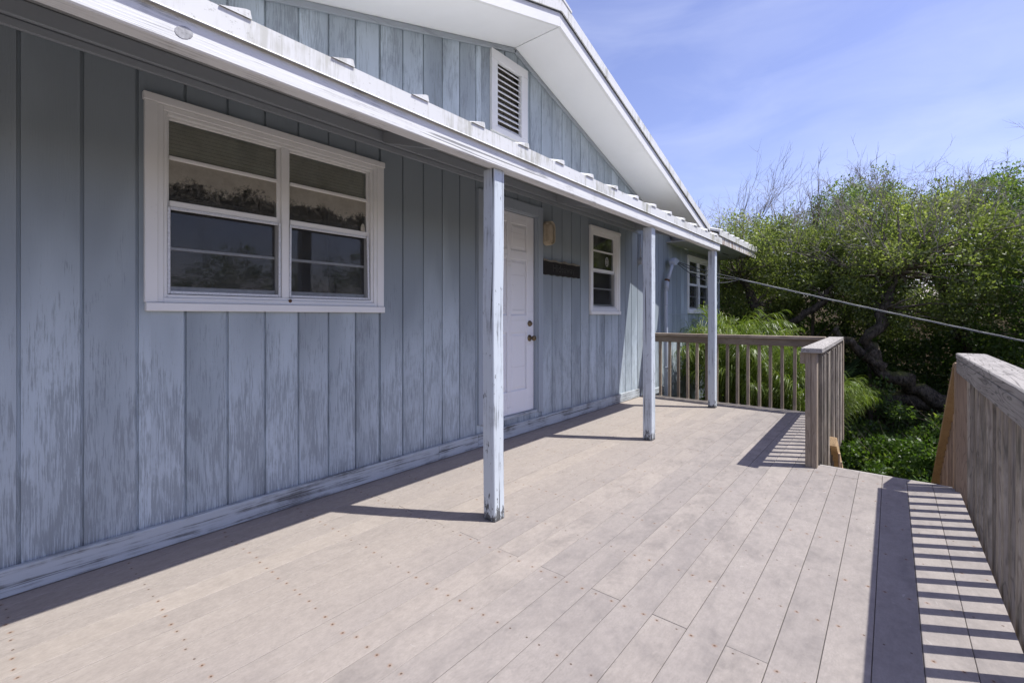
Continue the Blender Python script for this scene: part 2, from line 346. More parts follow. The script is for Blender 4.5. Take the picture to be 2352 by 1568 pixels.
M['paint_orn'] = m_simple('ornament_glaze', (0.5, 0.47, 0.4), 0.4, 0, 0.7, 90)
M['sticker'] = m_simple('sticker_print', (0.75, 0.75, 0.74), 0.5, 0, 0.1, 90)

# ------------------------------------------------------------------ object helpers
WL = {}
def root(name, loc, label, cat, group=None):
    o = bpy.data.objects.new(name, None); col.objects.link(o); o.location = loc; WL[o] = Vector(loc); o.empty_display_size = 0.1
    o['label'] = label; o['category'] = cat
    if group: o['group'] = group
    return o
def tag(o, label, cat, group=None):
    o['label'] = label; o['category'] = cat
    if group: o['group'] = group
    return o
def link(o, parent, loc):
    col.objects.link(o); loc = Vector(loc); WL[o] = loc
    if parent is not None: o.parent = parent; o.location = loc - WL[parent]
    else: o.location = loc
    return o
def mk(name, verts, faces, mat, parent=None, smooth=False, at=None):
    v = np.asarray(verts, float)
    if at is None:
        mn, mx = v.min(0), v.max(0); at = ((mn[0] + mx[0]) / 2, (mn[1] + mx[1]) / 2, mn[2])
    me = bpy.data.meshes.new(name); me.from_pydata((v - np.array(at)).tolist(), [], [list(f) for f in faces]); me.materials.append(M[mat])
    if smooth: me.polygons.foreach_set('use_smooth', [True] * len(me.polygons))
    o = bpy.data.objects.new(name, me); return link(o, parent, at)
def inst(name, me, parent, loc, rot=None, sc=None):
    o = bpy.data.objects.new(name, me); link(o, parent, loc)
    if rot is not None: o.rotation_euler = rot
    if sc is not None: o.scale = sc
    return o
# chamfered box topology
_C = [(sx, sy, sz) for sx in (0, 1) for sy in (0, 1) for sz in (0, 1)]
def _cbtopo():
    V = []; idx = {}
    for c in _C:
        for a in range(3):
            idx[(c, a)] = len(V)
            V.append([(0.2 if c[i] == 0 else 0.8) if i != a else float(c[i]) for i in range(3)])
    F = []
    for a in range(3):
        b, d = (a + 1) % 3, (a + 2) % 3
        for s in (0, 1):
            q = []
            for (u, w) in ((0, 0), (1, 0), (1, 1), (0, 1)):
                c = [0, 0, 0]; c[a] = s; c[b] = u; c[d] = w; q.append(idx[(tuple(c), a)])
            F.append(q)
        for u in (0, 1):
            for w in (0, 1):                       # edges along axis a
                c0 = [0, 0, 0]; c0[b] = u; c0[d] = w; c1 = list(c0); c1[a] = 1; c0, c1 = tuple(c0), tuple(c1)
                F.append([idx[(c0, b)], idx[(c1, b)], idx[(c1, d)], idx[(c0, d)]])
    for c in _C: F.append([idx[(c, 0)], idx[(c, 1)], idx[(c, 2)]])
    V = np.array(V); out = []
    for f in F:
        p = V[f]; n = np.cross(p[1] - p[0], p[2] - p[0])
        out.append(f if n @ (p.mean(0) - 0.5) > 0 else f[::-1])
    return V, out
_CV, CBF = _cbtopo()
_CORN = np.array([[0 if v < 0.5 else 1 for v in r] for r in _CV]); _ONF = np.array([[abs(v - round(v)) < 1e-6 for v in r] for r in _CV])
def cb(x0, x1, y0, y1, z0, z1, ch=0.003):
    lo = np.array([x0, y0, z0]); hi = np.array([x1, y1, z1]); ch = min(ch, (hi - lo).min() * 0.45)
    base = np.where(_CORN == 0, lo, hi); ins = np.where(_ONF, 0, np.where(_CORN == 0, ch, -ch))
    return base + ins
def box(name, x0, x1, y0, y1, z0, z1, mat, parent=None, ch=0.003): return mk(name, cb(x0, x1, y0, y1, z0, z1, ch), CBF, mat, parent)
def joined(name, boxes, mat, parent=None, ch=0.003):
    V = []; F = []
    for b in boxes:
        n = len(V) * 24; V.append(cb(*b, ch)); F += [[i + n for i in f] for f in CBF]
    return mk(name, np.vstack(V), F, mat, parent)
def bar(name, p, q, w, h, mat, parent=None, up=(0, 0, 1), ch=0.003):
    """board from p to q, w across, h along 'up', p and q on the axis"""
    p, q = Vector(p), Vector(q); d = q - p; L = d.length; d.normalize(); u = Vector(up); s = u.cross(d).normalized(); u = d.cross(s)
    v = cb(0, L, -w / 2, w / 2, -h / 2, h / 2, ch)
    R = np.array([d, s, u]); return mk(name, v @ R + np.array(p), CBF, mat, parent)
def prism(poly, a0, a1, axis):
    """extrude a polygon given in the two other axes along axis"""
    n = len(poly); V = []
    for a in (a0, a1):
        for (u, w) in poly: V.append({'x': (a, u, w), 'y': (u, a, w), 'z': (u, w, a)}[axis])
    F = [[i, (i + 1) % n, n + (i + 1) % n, n + i] for i in range(n)] + [list(range(n))[::-1], list(range(n, 2 * n))]
    return V, F
def tube(pts, rad, sides=8, close=True):
    pts = [Vector(p) for p in pts]; V = []; F = []; ref = Vector((0.31, 0.17, 0.93))
    for i, p in enumerate(pts):
        d = (pts[min(i + 1, len(pts) - 1)] - pts[max(i - 1, 0)]).normalized()
        a = d.cross(ref)
        if a.length < 0.05: a = d.cross(Vector((1, 0, 0)))
        a.normalize(); b = d.cross(a); r = rad[i] if hasattr(rad, '__len__') else rad
        for k in range(sides):
            t = 2 * math.pi * k / sides; V.append(p + a * (r * math.cos(t)) + b * (r * math.sin(t)))
    for i in range(len(pts) - 1):
        for k in range(sides):
            k2 = (k + 1) % sides; F.append([i * sides + k, i * sides + k2, (i + 1) * sides + k2, (i + 1) * sides + k])
    if close: F += [list(range(sides))[::-1], [(len(pts) - 1) * sides + k for k in range(sides)]]
    return V, F
class Acc:
    def __init__(s): s.V = []; s.F = []
    def add(s, vf):
        n = len(s.V); s.V += [tuple(v) for v in vf[0]]; s.F += [[i + n for i in f] for f in vf[1]]
    def mk(s, name, mat, parent=None, smooth=True, at=None): return mk(name, s.V, s.F, mat, parent, smooth, at)
def quadmesh(name, quads, tint, mat, parent, at):
    """quads: (n,4,3) world coordinates; tint: (n,) attribute per face"""
    n = len(quads); me = bpy.data.meshes.new(name); v = (quads - np.array(at)).reshape(-1, 3).astype(np.float32)
    me.vertices.add(4 * n); me.vertices.foreach_set('co', v.ravel())
    me.loops.add(4 * n); me.loops.foreach_set('vertex_index', np.arange(4 * n, dtype=np.int32))
    me.polygons.add(n); me.polygons.foreach_set('loop_start', np.arange(0, 4 * n, 4, dtype=np.int32))
    try: me.polygons.foreach_set('loop_total', np.full(n, 4, dtype=np.int32))
    except Exception: pass
    a = me.attributes.new('tint', 'FLOAT', 'FACE'); a.data.foreach_set('value', tint.astype(np.float32))
    me.update(calc_edges=True); me.materials.append(M[mat])
    o = bpy.data.objects.new(name, me); return link(o, parent, at)

# ================================================================== GROUND
def gz(x, y):
    x = np.asarray(x, float); y = np.asarray(y, float)
    z = -1.75 + 0.10 * np.sin(x * 0.9 + y * 0.5) + 0.07 * np.sin(y * 1.3 - x * 0.4)
    z = z + 3.7 / (1 + np.exp(-(x - 17.0) / 1.2)) + 0.5 / (1 + np.exp((y + 7.5) / 1.5))
    return z
xs = np.concatenate([[-400, -150, -60, -25, -12], np.arange(-8, 24, 0.5), [26, 30, 40, 60, 120, 400]])
ys = np.concatenate([[-400, -150, -60, -30, -20], np.arange(-14, 12, 0.5), [14, 20, 40, 120, 400]])
GX, GY = np.meshgrid(xs, ys, indexing='ij'); GZ = gz(GX, GY)
gv = np.stack([GX, GY, GZ], -1).reshape(-1, 3); nx, ny = len(xs), len(ys)
gf = [[i * ny + j, (i + 1) * ny + j, (i + 1) * ny + j + 1, i * ny + j + 1] for i in range(nx - 1) for j in range(ny - 1)]
g = mk('ground', gv, gf, 'ground', None, True, (0, 0, 0)); g['kind'] = 'structure'

# ================================================================== HOUSE
house = root('house', (3.565, 3.5, -0.2), 'weathered blue grey house with vertical board siding, white gable and porch roof', 'house')
RX, RZ, SL = 3.565, 3.88, 0.3085          # ridge x, soffit height at the ridge, roof pitch
X0, X1 = -3.4, 10.66
EAVL, EAVR = RX - 4.45, RX + 4.45
def ztop(x):
    if x < EAVL + 0.35: return 2.43
    if x > 7.70: return 2.43
    return RZ - SL * abs(x - RX)
WINS = [(0.606, 2.02, 1.223, 2.327), (5.055, 5.87, 1.223, 2.341), (8.645, 10.06, 1.250, 2.336)]
DOOR = (3.035, 4.04, 0.195, 2.362)
VENT = (3.21, 3.765, 2.95, 3.725)
OPEN = [(a + 0.03, b - 0.03, c + 0.03, d - 0.03) for a, b, c, d in WINS] + [(DOOR[0] + 0.05, DOOR[1] - 0.05, DOOR[2], DOOR[3] - 0.05), (VENT[0] + 0.04, VENT[1] - 0.04, VENT[2] + 0.03, VENT[3] - 0.04)]
# structural wall behind the boards, with openings
cuts = sorted(set([X0, X1, RX, 7.70, EAVL + 0.35] + [v for o in OPEN for v in o[:2]]))
wv, wf = Acc(), None
for a, b in zip(cuts[:-1], cuts[1:]):
    mid = (a + b) / 2; spans = [(-0.45, None)]
    for o in OPEN:
        if o[0] <= mid <= o[1]:
            ns = []
            for lo, hi in spans:
                top = hi if hi is not None else 99
                if o[2] > lo and o[3] < top: ns += [(lo, o[2]), (o[3], hi)]
                else: ns.append((lo, hi))
            spans = ns
    for lo, hi in spans:
        e = 1e-4
        za, zb = (ztop(a + e), ztop(b - e)) if hi is None else (hi, hi)
        wv.add(prism([(a, lo), (b, lo), (b, zb), (a, za)], 0.032, 0.12, 'y'))
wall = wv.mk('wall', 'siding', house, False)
# siding boards, each its own piece, with the shiplap groove at both edges
G0, GP = 0.174, 0.2032
def siding_board(xa, xb, z0, z1a, z1b):
    w = xb - xa
    def groove(x): return abs(((x - G0) / GP + 0.5) % 1.0 - 0.5) * GP < 0.012
    gl, gr_ = groove(xa), groove(xb)                 # only real board edges carry the groove, not the cuts round an opening
    pr = ([(xa, 0.011), (xa + 0.0052, 0.011), (xa + 0.0072, 0.0)] if gl else [(xa, 0.0)]) + ([(xb - 0.0072, 0.0), (xb - 0.0052, 0.011), (xb, 0.011)] if gr_ else [(xb, 0.0)]) + [(xb, 0.030), (xa, 0.030)]
    n = len(pr); V = []; F = []
    for t in (0, 1):
        for (x, y) in pr:
            f = (x - xa) / w; V.append((x, y, z0 if t == 0 else z1a + (z1b - z1a) * f))
    F = [[i, (i + 1) % n, n + (i + 1) % n, n + i] for i in range(n)] + [list(range(n))[::-1], list(range(n, 2 * n))]
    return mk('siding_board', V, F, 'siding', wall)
k = int(math.floor((X0 - G0) / GP))
while G0 + k * GP < X1:
    xa, xb = max(X0, G0 + k * GP), min(X1, G0 + (k + 1) * GP); k += 1
    if xb - xa < 0.03: continue
    parts = [(xa, xb)]
    for brk in (RX, 7.70):
        parts = [q for a, b in parts for q in ([(a, brk), (brk, b)] if a + 0.02 < brk < b - 0.02 else [(a, b)])]
    for a, b in parts:
        sub = [(a, b, -0.18 if a > 6.4 else -0.12, None)]
        for o in OPEN:
            ns = []
            for (p, q, lo, hi) in sub:
                top = hi if hi is not None else 99
                if q <= o[0] + 0.001 or p >= o[1] - 0.001 or o[2] >= top or o[3] <= lo: ns.append((p, q, lo, hi)); continue
                # cut the board round the opening
                if p < o[0] - 0.012: ns.append((p, o[0], lo, hi)); p = o[0]
                if q > o[1] + 0.012: ns.append((o[1], q, lo, hi)); q = o[1]
                if o[2] > lo: ns.append((p, q, lo, o[2]))
                ns.append((p, q, o[3], hi))
            sub = ns
        for (p, q, lo, hi) in sub:
            if q - p < 0.014: continue
            e = 1e-4; za, zb = (ztop(p + e), ztop(q - e)) if hi is None else (hi, hi)
            siding_board(p, q, lo, za, zb)
# the rest of the body
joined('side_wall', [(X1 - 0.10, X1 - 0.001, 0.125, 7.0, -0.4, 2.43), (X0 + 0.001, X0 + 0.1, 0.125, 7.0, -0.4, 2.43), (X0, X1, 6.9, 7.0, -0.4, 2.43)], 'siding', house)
box('floor_slab', X0 + 0.11, X1 - 0.11, 0.13, 6.88, -0.42, -0.2, 'joist', house)
for px in np.arange(X0 + 0.6, X1, 2.4):
    for py in (0.35, 3.4, 6.5): box('foundation_pile', px - 0.1, px + 0.1, py - 0.1, py + 0.1, -2.3, -0.42, 'joist', house)
# corner board and skirting
box('corner_board', X1 - 0.004, X1 + 0.018, -0.016, 0.09, -0.2, 2.42, 'doortrim', house)
sk = [X0, -1.2, 2.55, 3.02, 6.485]
for a, b in zip(sk[:-1], sk[1:]): box('skirting_board', a + 0.001, b - 0.001, -0.032, -0.001, 0.004, 0.122, 'skirt', house, 0.004)
box('skirting_board', 6.90, 7.50, -0.028, -0.001, -0.04, 0.052, 'skirt', house, 0.004)
box('siding_seam_strip', 7.68, 8.64, -0.006, 0.004, 1.226, 1.238, 'frieze', house, 0.001)
box('siding_seam_strip', 7.60, 10.64, -0.006, 0.004, 0.030, 0.044, 'frieze', house, 0.001)
# gable trim under the rake soffit
for sgn in (-1, 1):
    xe = RX + sgn * (4.10 if sgn > 0 else 4.0)
    bar('rake_trim', (RX + sgn * 0.012, -0.012, RZ - 0.026 - SL * 0.012), (xe, -0.012, RZ - 0.026 - SL * abs(xe - RX)), 0.022, 0.044, 'frieze', house)

# ---- windows
def blind(parent, x0, x1, ztop_, zbot, y, n):
    me = None
    for i in range(n):
        z = ztop_ - (i + 0.5) * (ztop_ - zbot) / n
        if me is None:
            o = mk('blind_slat', [(x0, y + 0.010, z - 0.009), (x1, y + 0.010, z - 0.009), (x1, y, z + 0.007), (x0, y, z + 0.007), (x0, y + 0.011, z - 0.0085), (x1, y + 0.011, z - 0.0085), (x1, y + 0.001, z + 0.0075), (x0, y + 0.001, z + 0.0075)],
                   [[0, 1, 2, 3], [7, 6, 5, 4], [0, 4, 5, 1], [3, 2, 6, 7], [0, 3, 7, 4], [1, 5, 6, 2]], 'blind', parent); me = o.data; base = WL[o].copy(); z0 = z
        else: inst('blind_slat', me, parent, (base.x, base.y, base.z + z - z0))
def window(x0, x1, z0, z1, double, blinds=True, curtain=False, dirty=True):
    cw = 0.055
    w = box('window', x0, x0 + cw, -0.024, 0.004, z0 + 0.042, z1 - 0.038, 'casing', house, 0.003)
    box('window_casing', x1 - cw, x1, -0.024, 0.004, z0 + 0.042, z1 - 0.038, 'casing', w, 0.003)
    box('window_head', x0 - 0.006, x1 + 0.006, -0.030, 0.004, z1 - 0.038, z1 + 0.002, 'casing', w)
    box('window_sill', x0 + 0.004, x1 + 0.002, -0.034, 0.004, z0 - 0.002, z0 + 0.041, 'casing', w)
    ix0, ix1, iz0, iz1 = x0 + 0.097, x1 - 0.102, z0 + 0.096, z1 - 0.103
    # stepped inner moulding
    def frame(name, a0, a1, c0, c1, t, ya, yb, mat, ch=0.003):
        return joined(name, [(a0, a0 + t, ya, yb, c0, c1), (a1 - t, a1, ya, yb, c0, c1), (a0 + t, a1 - t, ya, yb, c1 - t, c1), (a0 + t, a1 - t, ya, yb, c0, c0 + t)], mat, w, ch)
    frame('inner_moulding', x0 + cw - 0.001, x1 - cw + 0.001, z0 + 0.042, z1 - 0.039, 0.026, -0.015, 0.05, 'casing')
    frame('stop_moulding', x0 + cw + 0.025, x1 - cw - 0.025, z0 + 0.068, z1 - 0.065, 0.018, -0.004, 0.06, 'casing')
    gx0, gx1, gz0, gz1 = x0 + cw + 0.043, x1 - cw - 0.043, z0 + 0.086, z1 - 0.083
    units = [(gx0, gx1)]
    if double:
        mx = (gx0 + gx1) / 2; units = [(gx0, mx - 0.022), (mx + 0.022, gx1)]
        box('mullion', mx - 0.022, mx + 0.022, 0.0, 0.07, gz0, gz1, 'casing', w)
    H = gz1 - gz0; zm = gz0 + H * 0.512
    for ui, (a, b) in enumerate(units):
        box('sash_stile', a, a + 0.013, 0.022, 0.055, gz0, gz1, 'casing', w, 0.002); box('sash_stile', b - 0.022, b, 0.022, 0.055, gz0, gz1, 'casing', w, 0.002)
        box('meeting_rail', a + 0.013, b - 0.022, 0.010, 0.055, zm - 0.016, zm + 0.016, 'casing', w, 0.003)
        zu = zm + 0.016 + (gz1 - zm - 0.016) * 0.52
        box('muntin', a + 0.013, b - 0.022, 0.016, 0.045, zu - 0.010, zu + 0.010, 'casing', w, 0.003)
        box('top_rail', a + 0.013, b - 0.022, 0.020, 0.05, gz1 - 0.014, gz1, 'casing', w, 0.003)
        zl = gz0 + 0.03 + (zm - 0.016 - gz0 - 0.03) * 0.50
        box('muntin', a + 0.013, b - 0.022, 0.045, 0.062, zl - 0.009, zl + 0.009, 'alu', w, 0.003)
        box('bottom_rail', a + 0.013, b - 0.022, 0.040, 0.065, gz0, gz0 + 0.045, 'alu', w, 0.003)
        def pane(za, zb, y, mat): return box('pane', a + 0.012, b - 0.021, y, y + 0.004, za, zb, mat, w, 0.0005)
        pane(zu + 0.009, gz1 - 0.012, 0.030, 'glass_hazy'); pane(zm + 0.015, zu - 0.009, 0.030, 'glass_dirty' if dirty else 'glass_hazy')
        pane(zl + 0.008, zm - 0.015, 0.050, 'glass'); pane(gz0 + 0.044, zl - 0.008, 0.050, 'glass')
        # screen in its aluminium frame, a little askew in the right-hand unit
        sx0, sx1 = a + 0.002, b - 0.004; sz0, sz1 = gz0 + 0.004, zm - 0.017
        tl = 0.010 if (double and ui == 1) else 0.0
        for n_, p_, q_ in (('screen_stile', (sx0 + 0.007, 0.014, sz0), (sx0 + 0.007 + tl * 0.3, 0.014, sz1)), ('screen_stile', (sx1 - 0.007, 0.014, sz0), (sx1 - 0.007 - tl, 0.014, sz1)),
                           ('screen_rail', (sx0 + 0.015, 0.014, sz0 + 0.007), (sx1 - 0.015, 0.014, sz0 + 0.007)), ('screen_rail', (sx0 + 0.015, 0.014, sz1 - 0.007), (sx1 - 0.015 - tl, 0.014, sz1 - 0.007))):
            bar(n_, p_, q_, 0.014 if n_ == 'screen_stile' else 0.014, 0.016 if n_ == 'screen_rail' else 0.020, 'galv', w, (0, 1, 0) if n_ == 'screen_stile' else (0, 0, 1), 0.002)
        s_ = mk('screen', [(sx0 + 0.012, 0.016, sz0 + 0.01), (sx1 - 0.012, 0.016, sz0 + 0.01), (sx1 - 0.012, 0.016, sz1 - 0.01), (sx0 + 0.012, 0.016, sz1 - 0.01)], [[0, 1, 2, 3]], 'screen', w)
        if blinds: blind(w, a + 0.008, b - 0.014, gz1 - 0.002, zu + 0.006, 0.052, 10)
        if curtain:
            n = 28; V = []; zt, zb = gz1, zu - 0.10
            for i in range(n + 1):
                f = i / n; x = a + (b - a) * f; y = 0.11 + 0.018 * math.sin(f * 34) + 0.008 * math.sin(f * 61); hem = zb + 0.045 * math.sin(f * 9) ** 2
                V += [(x, y, hem), (x, y, zt), (x, y + 0.002, hem), (x, y + 0.002, zt)]
            F = []
            for i in range(n):
                p = 4 * i; q = p + 4
                F += [[p, q, q + 1, p + 1], [p + 3, q + 3, q + 2, p + 2], [p, p + 2, q + 2, q], [p + 1, q + 1, q + 3, p + 3]]
            mk('curtain', V, F, 'curtain', w, True)
    # the dim room behind
    d = 1.5; rx0, rx1, rz0, rz1 = x0 - 0.5, x1 + 0.5, 0.1, 2.40
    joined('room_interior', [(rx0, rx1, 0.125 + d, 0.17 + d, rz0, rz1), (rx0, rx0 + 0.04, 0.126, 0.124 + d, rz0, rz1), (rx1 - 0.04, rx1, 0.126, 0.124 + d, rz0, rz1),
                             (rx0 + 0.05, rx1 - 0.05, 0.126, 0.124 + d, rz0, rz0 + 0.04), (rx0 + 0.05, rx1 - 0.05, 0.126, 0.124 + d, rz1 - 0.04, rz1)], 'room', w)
    return w, gx0, gx1, gz0, gz1, zm
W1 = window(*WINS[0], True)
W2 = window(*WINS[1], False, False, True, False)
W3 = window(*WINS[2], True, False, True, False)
# rust spot on the big window's lower moulding
V, F = tube([(1.335, -0.0165, 1.290), (1.335, -0.0145, 1.290)], [0.011, 0.011], 10); mk('rusty_nail_head', V, F, 'rust', W1[0], True)
# printed oval sticker on the small window
th = np.linspace(0, 2 * math.pi, 24, endpoint=False)
def ring(cx, cz, a, b, wdt, y):
    V = [(cx + a * math.cos(t), y, cz + b * math.sin(t)) for t in th] + [(cx + (a - wdt) * math.cos(t), y, cz + (b - wdt) * math.sin(t)) for t in th]
    return V, [[i, (i + 1) % 24, 24 + (i + 1) % 24, 24 + i] for i in range(24)]
A = Acc(); A.add(ring(5.575, 1.925, 0.042, 0.062, 0.010, 0.0285))
for dz, ww in ((0.026, 0.040), (0.004, 0.056), (-0.018, 0.046)):
    for i in range(4):
        xx = 5.575 - ww / 2 + ww * i / 4 + 0.002; A.add(([(xx, 0.0285, 1.925 + dz - 0.007), (xx + ww / 4 - 0.005, 0.0285, 1.925 + dz - 0.007), (xx + ww / 4 - 0.008 + 0.004 * (i % 2), 0.0285, 1.925 + dz + 0.008), (xx, 0.0285, 1.925 + dz + 0.008)], [[0, 1, 2, 3]]))
A.mk('oval_sticker', 'sticker', W2[0], False)

# ---- front door
dx0, dx1, dz0, dz1 = 3.122, 3.948, 0.205, 2.245
door = joined('door', [(dx0, dx1, 0.052, 0.085, dz0, dz1)], 'door', house)
st = 0.105; mxd = (dx0 + dx1) / 2
pz = [(0.436, 1.028), (1.206, 1.779), (1.870, 2.141)]
px_ = [(dx0 + st + 0.02, mxd - 0.028), (mxd + 0.028, dx1 - st - 0.02)]
pieces = [(dx0 + 0.002, px_[0][0], 0.036, 0.053, dz0, dz1), (px_[1][1], dx1 - 0.002, 0.036, 0.053, dz0, dz1), (px_[0][1], px_[1][0], 0.036, 0.053, dz0, dz1)]
for p in pieces: box('door_stile', *p, 'door', door, 0.004)
zz = [dz0] + [v for p in pz for v in p] + [dz1]
for i in range(0, len(zz), 2):
    for (a, b) in px_: box('door_rail', a, b, 0.0362, 0.053, zz[i], zz[i + 1], 'door', door, 0.004)
for (c, d) in pz:
    for (a, b) in px_:
        e = 0.022; f2 = 0.016
        V = [(a + e * .4, 0.0515, c + e * .4), (b - e * .4, 0.0515, c + e * .4), (b - e * .4, 0.0515, d - e * .4), (a + e * .4, 0.0515, d - e * .4),
             (a + e + f2, 0.040, c + e + f2), (b - e - f2, 0.040, c + e + f2), (b - e - f2, 0.040, d - e - f2), (a + e + f2, 0.040, d - e - f2)]
        mk('door_panel', V, [[4, 5, 6, 7], [0, 1, 5, 4], [1, 2, 6, 5], [2, 3, 7, 6], [3, 0, 4, 7]], 'door', door)
def lathe_y(cx, cz, prof, sides=16):
    V = []; F = []
    for (r, y) in prof:
        for kk in range(sides):
            t = 2 * math.pi * kk / sides; V.append((cx + r * math.cos(t), y, cz + r * math.sin(t)))
    for i in range(len(prof) - 1):
        for kk in range(sides):
            k2 = (kk + 1) % sides; F.append([i * sides + kk, i * sides + k2, (i + 1) * sides + k2, (i + 1) * sides + kk])
    F.append([(len(prof) - 1) * sides + kk for kk in range(sides)]); return V, F
V, F = lathe_y(3.868, 1.119, [(0.031, 0.036), (0.030, 0.022), (0.022, 0.018), (0.018, 0.008), (0.012, 0.004)]); mk('deadbolt', V, F, 'brass', door, True)
V, F = lathe_y(3.868, 0.966, [(0.034, 0.036), (0.033, 0.028), (0.014, 0.024), (0.012, 0.0), (0.022, -0.008), (0.029, -0.022), (0.027, -0.036), (0.012, -0.042)]); mk('door_knob', V, F, 'brass', door, True)
# casing and threshold
box('door_casing', DOOR[0], dx0 - 0.012, -0.022, 0.004, 0.200, DOOR[3] - 0.0, 'doortrim', door)
box('door_casing', dx1 + 0.012, DOOR[1], -0.022, 0.004, 0.175, DOOR[3] - 0.0, 'doortrim', door)
box('door_casing', dx0 - 0.0118, dx1 + 0.0118, -0.0222, 0.004, dz1 + 0.012, DOOR[3], 'doortrim', door)
box('door_jamb', dx0 - 0.03, dx0 - 0.002, -0.006, 0.10, dz0 - 0.01, dz1 + 0.03, 'doortrim', door); box('door_jamb', dx1 + 0.002, dx1 + 0.03, -0.006, 0.10, dz0 - 0.01, dz1 + 0.03, 'doortrim', door)
box('door_jamb', dx0, dx1, -0.0058, 0.10, dz1 + 0.003, dz1 + 0.03, 'doortrim', door)
box('threshold', dx0 - 0.03, dx1 + 0.05, -0.006, 0.10, dz0 - 0.028, dz0 - 0.004, 'skirt', door)

# ---- gable vent
vx0, vx1, vz0, vz1 = VENT
vent = joined('gable_vent', [(vx0, vx0 + 0.085, -0.026, 0.02, vz0 + 0.055, vz1 - 0.092), (vx1 - 0.105, vx1, -0.026, 0.02, vz0 + 0.055, vz1 - 0.092), (vx0, vx1, -0.0265, 0.02, vz1 - 0.092, vz1), (vx0, vx1, -0.0265, 0.02, vz0, vz0 + 0.055)], 'white', house)
ns = 11
for i in range(ns):
    z = vz0 + 0.06 + (i + 0.5) * (vz1 - vz0 - 0.155) / ns
    bar('vent_slat', (vx0 + 0.085, 0.012, z), (vx1 - 0.105, 0.012, z), 0.062, 0.007, 'white', vent, (0, -0.7, 0.7), 0.001)
box('vent_backing', vx0 + 0.05, vx1 - 0.05, 0.062, 0.068, vz0 + 0.04, vz1 - 0.05, 'edgewood', vent)
for i in range(9):
    x = vx0 + 0.10 + i * (vx1 - vx0 - 0.22) / 8; box('vent_wire', x - 0.004, x + 0.004, 0.054, 0.060, vz0 + 0.05, vz1 - 0.08, 'edgewood', vent, 0.001)

# ---- main roof
YF = -0.552                                 # outer face of the rake boards
roof = Acc()
for sgn in (-1, 1):
    xe = RX + sgn * 4.45; ze = RZ - SL * 4.45
    poly = [(RX, RZ + 0.030), (xe, ze + 0.030), (xe, ze + 0.105), (RX, RZ + 0.105)]
    roof.add(prism(poly if sgn > 0 else poly[::-1], YF + 0.03, 7.5, 'y'))
mroof = roof.mk('main_roof', 'metal', house, False)
for sgn in (-1, 1):
    xe = RX + sgn * 4.45
    def zz_(x, d): return RZ + d - SL * abs(x - RX)
    seams = [0.004, 1.95, 3.6, 4.449] if sgn > 0 else [0.004, 2.4, 4.449]
    for a, b in zip(seams[:-1], seams[1:]):
        xa, xb = RX + sgn * (a + 0.001), RX + sgn * (b - 0.001)
        poly = [(xa, zz_(xa, 0)), (xb, zz_(xb, 0)), (xb, zz_(xb, 0.028)), (xa, zz_(xa, 0.028))]
        V, F = prism(poly if sgn > 0 else poly[::-1], YF + 0.026, -0.001, 'y'); mk('soffit_panel', V, F, 'soffit', mroof)
    def rake(name, xa, xb, d0, d1, ya, yb, mat):
        poly = [(xa, zz_(xa, d0)), (xb, zz_(xb, d0)), (xb, zz_(xb, d1)), (xa, zz_(xa, d1))]
        V, F = prism(poly if sgn > 0 else poly[::-1], ya, yb, 'y'); return mk(name, V, F, mat, mroof)
    rake('rake_board', RX + sgn * 0.0008, xe, -0.004, 0.122, YF - 0.004, YF + 0.022, 'white')
    rake('rake_flashing', RX + sgn * 0.0008, xe + sgn * 0.05, 0.128, 0.232, YF - 0.026, YF + 0.012, 'metal')
    rake('drip_edge', RX + sgn * 0.0008, xe + sgn * 0.05, 0.120, 0.1275, YF - 0.014, YF + 0.012, 'wire')
    rake('roof_sheet', RX + sgn * 0.0008, xe + sgn * 0.06, 0.214, 0.230, YF + 0.013, 7.5, 'metal')
    xe2 = xe
    box('eave_board', min(xe, xe + sgn * 0.03), max(xe, xe + sgn * 0.03), YF + 0.02, 7.45, zz_(xe, -0.02), zz_(xe, 0.12), 'white', mroof)
V, F = prism([(RX - 0.16, RZ + 0.236 - SL * 0.16), (RX, RZ + 0.236), (RX + 0.16, RZ + 0.236 - SL * 0.16), (RX + 0.16, RZ + 0.256 - SL * 0.16), (RX, RZ + 0.262), (RX - 0.16, RZ + 0.256 - SL * 0.16)], YF - 0.032, 7.5, 'y')
mk('ridge_cap', V, F, 'metal', mroof)

# ---- porch roof
PX0, PX1 = X0 + 0.2, 6.405
YE = -1.19
def pz_(y, d=0.0): return 2.600 - 0.312 * abs(y) + d
V, F = prism([(0.0, pz_(0)), (YE, pz_(YE)), (YE, pz_(YE, -0.012)), (0.0, pz_(0, -0.012))][::-1], PX0, PX1 + 0.04, 'x')
proof = mk('porch_roof', V, F, 'metal', house)
px = 1.437 - 0.3975 * 12; rib_me = None
while px < PX1 + 0.02:
    if px > PX0 + 0.05:
        if rib_me is None:
            a0, a1 = YE - 0.012, -0.02; V = []
            for y in (a0, a1):
                for (dx, dz) in ((-0.085, 0.0005), (-0.004, 0.028), (0.010, 0.029), (0.016, 0.0005)): V.append((px + dx, y, pz_(y, dz)))
            o = mk('roof_rib', V, [[0, 1, 2, 3], [4, 7, 6, 5], [0, 4, 5, 1], [1, 5, 6, 2], [2, 6, 7, 3], [3, 7, 4, 0]], 'metal', proof); rib_me = o.data; rb = WL[o].copy(); rx0 = px
        else: inst('roof_rib', rib_me, proof, (rb.x + px - rx0, rb.y, rb.z))
    px += 0.3975
fl = [PX0, -0.6, 2.36, 5.42, PX1 + 0.04]
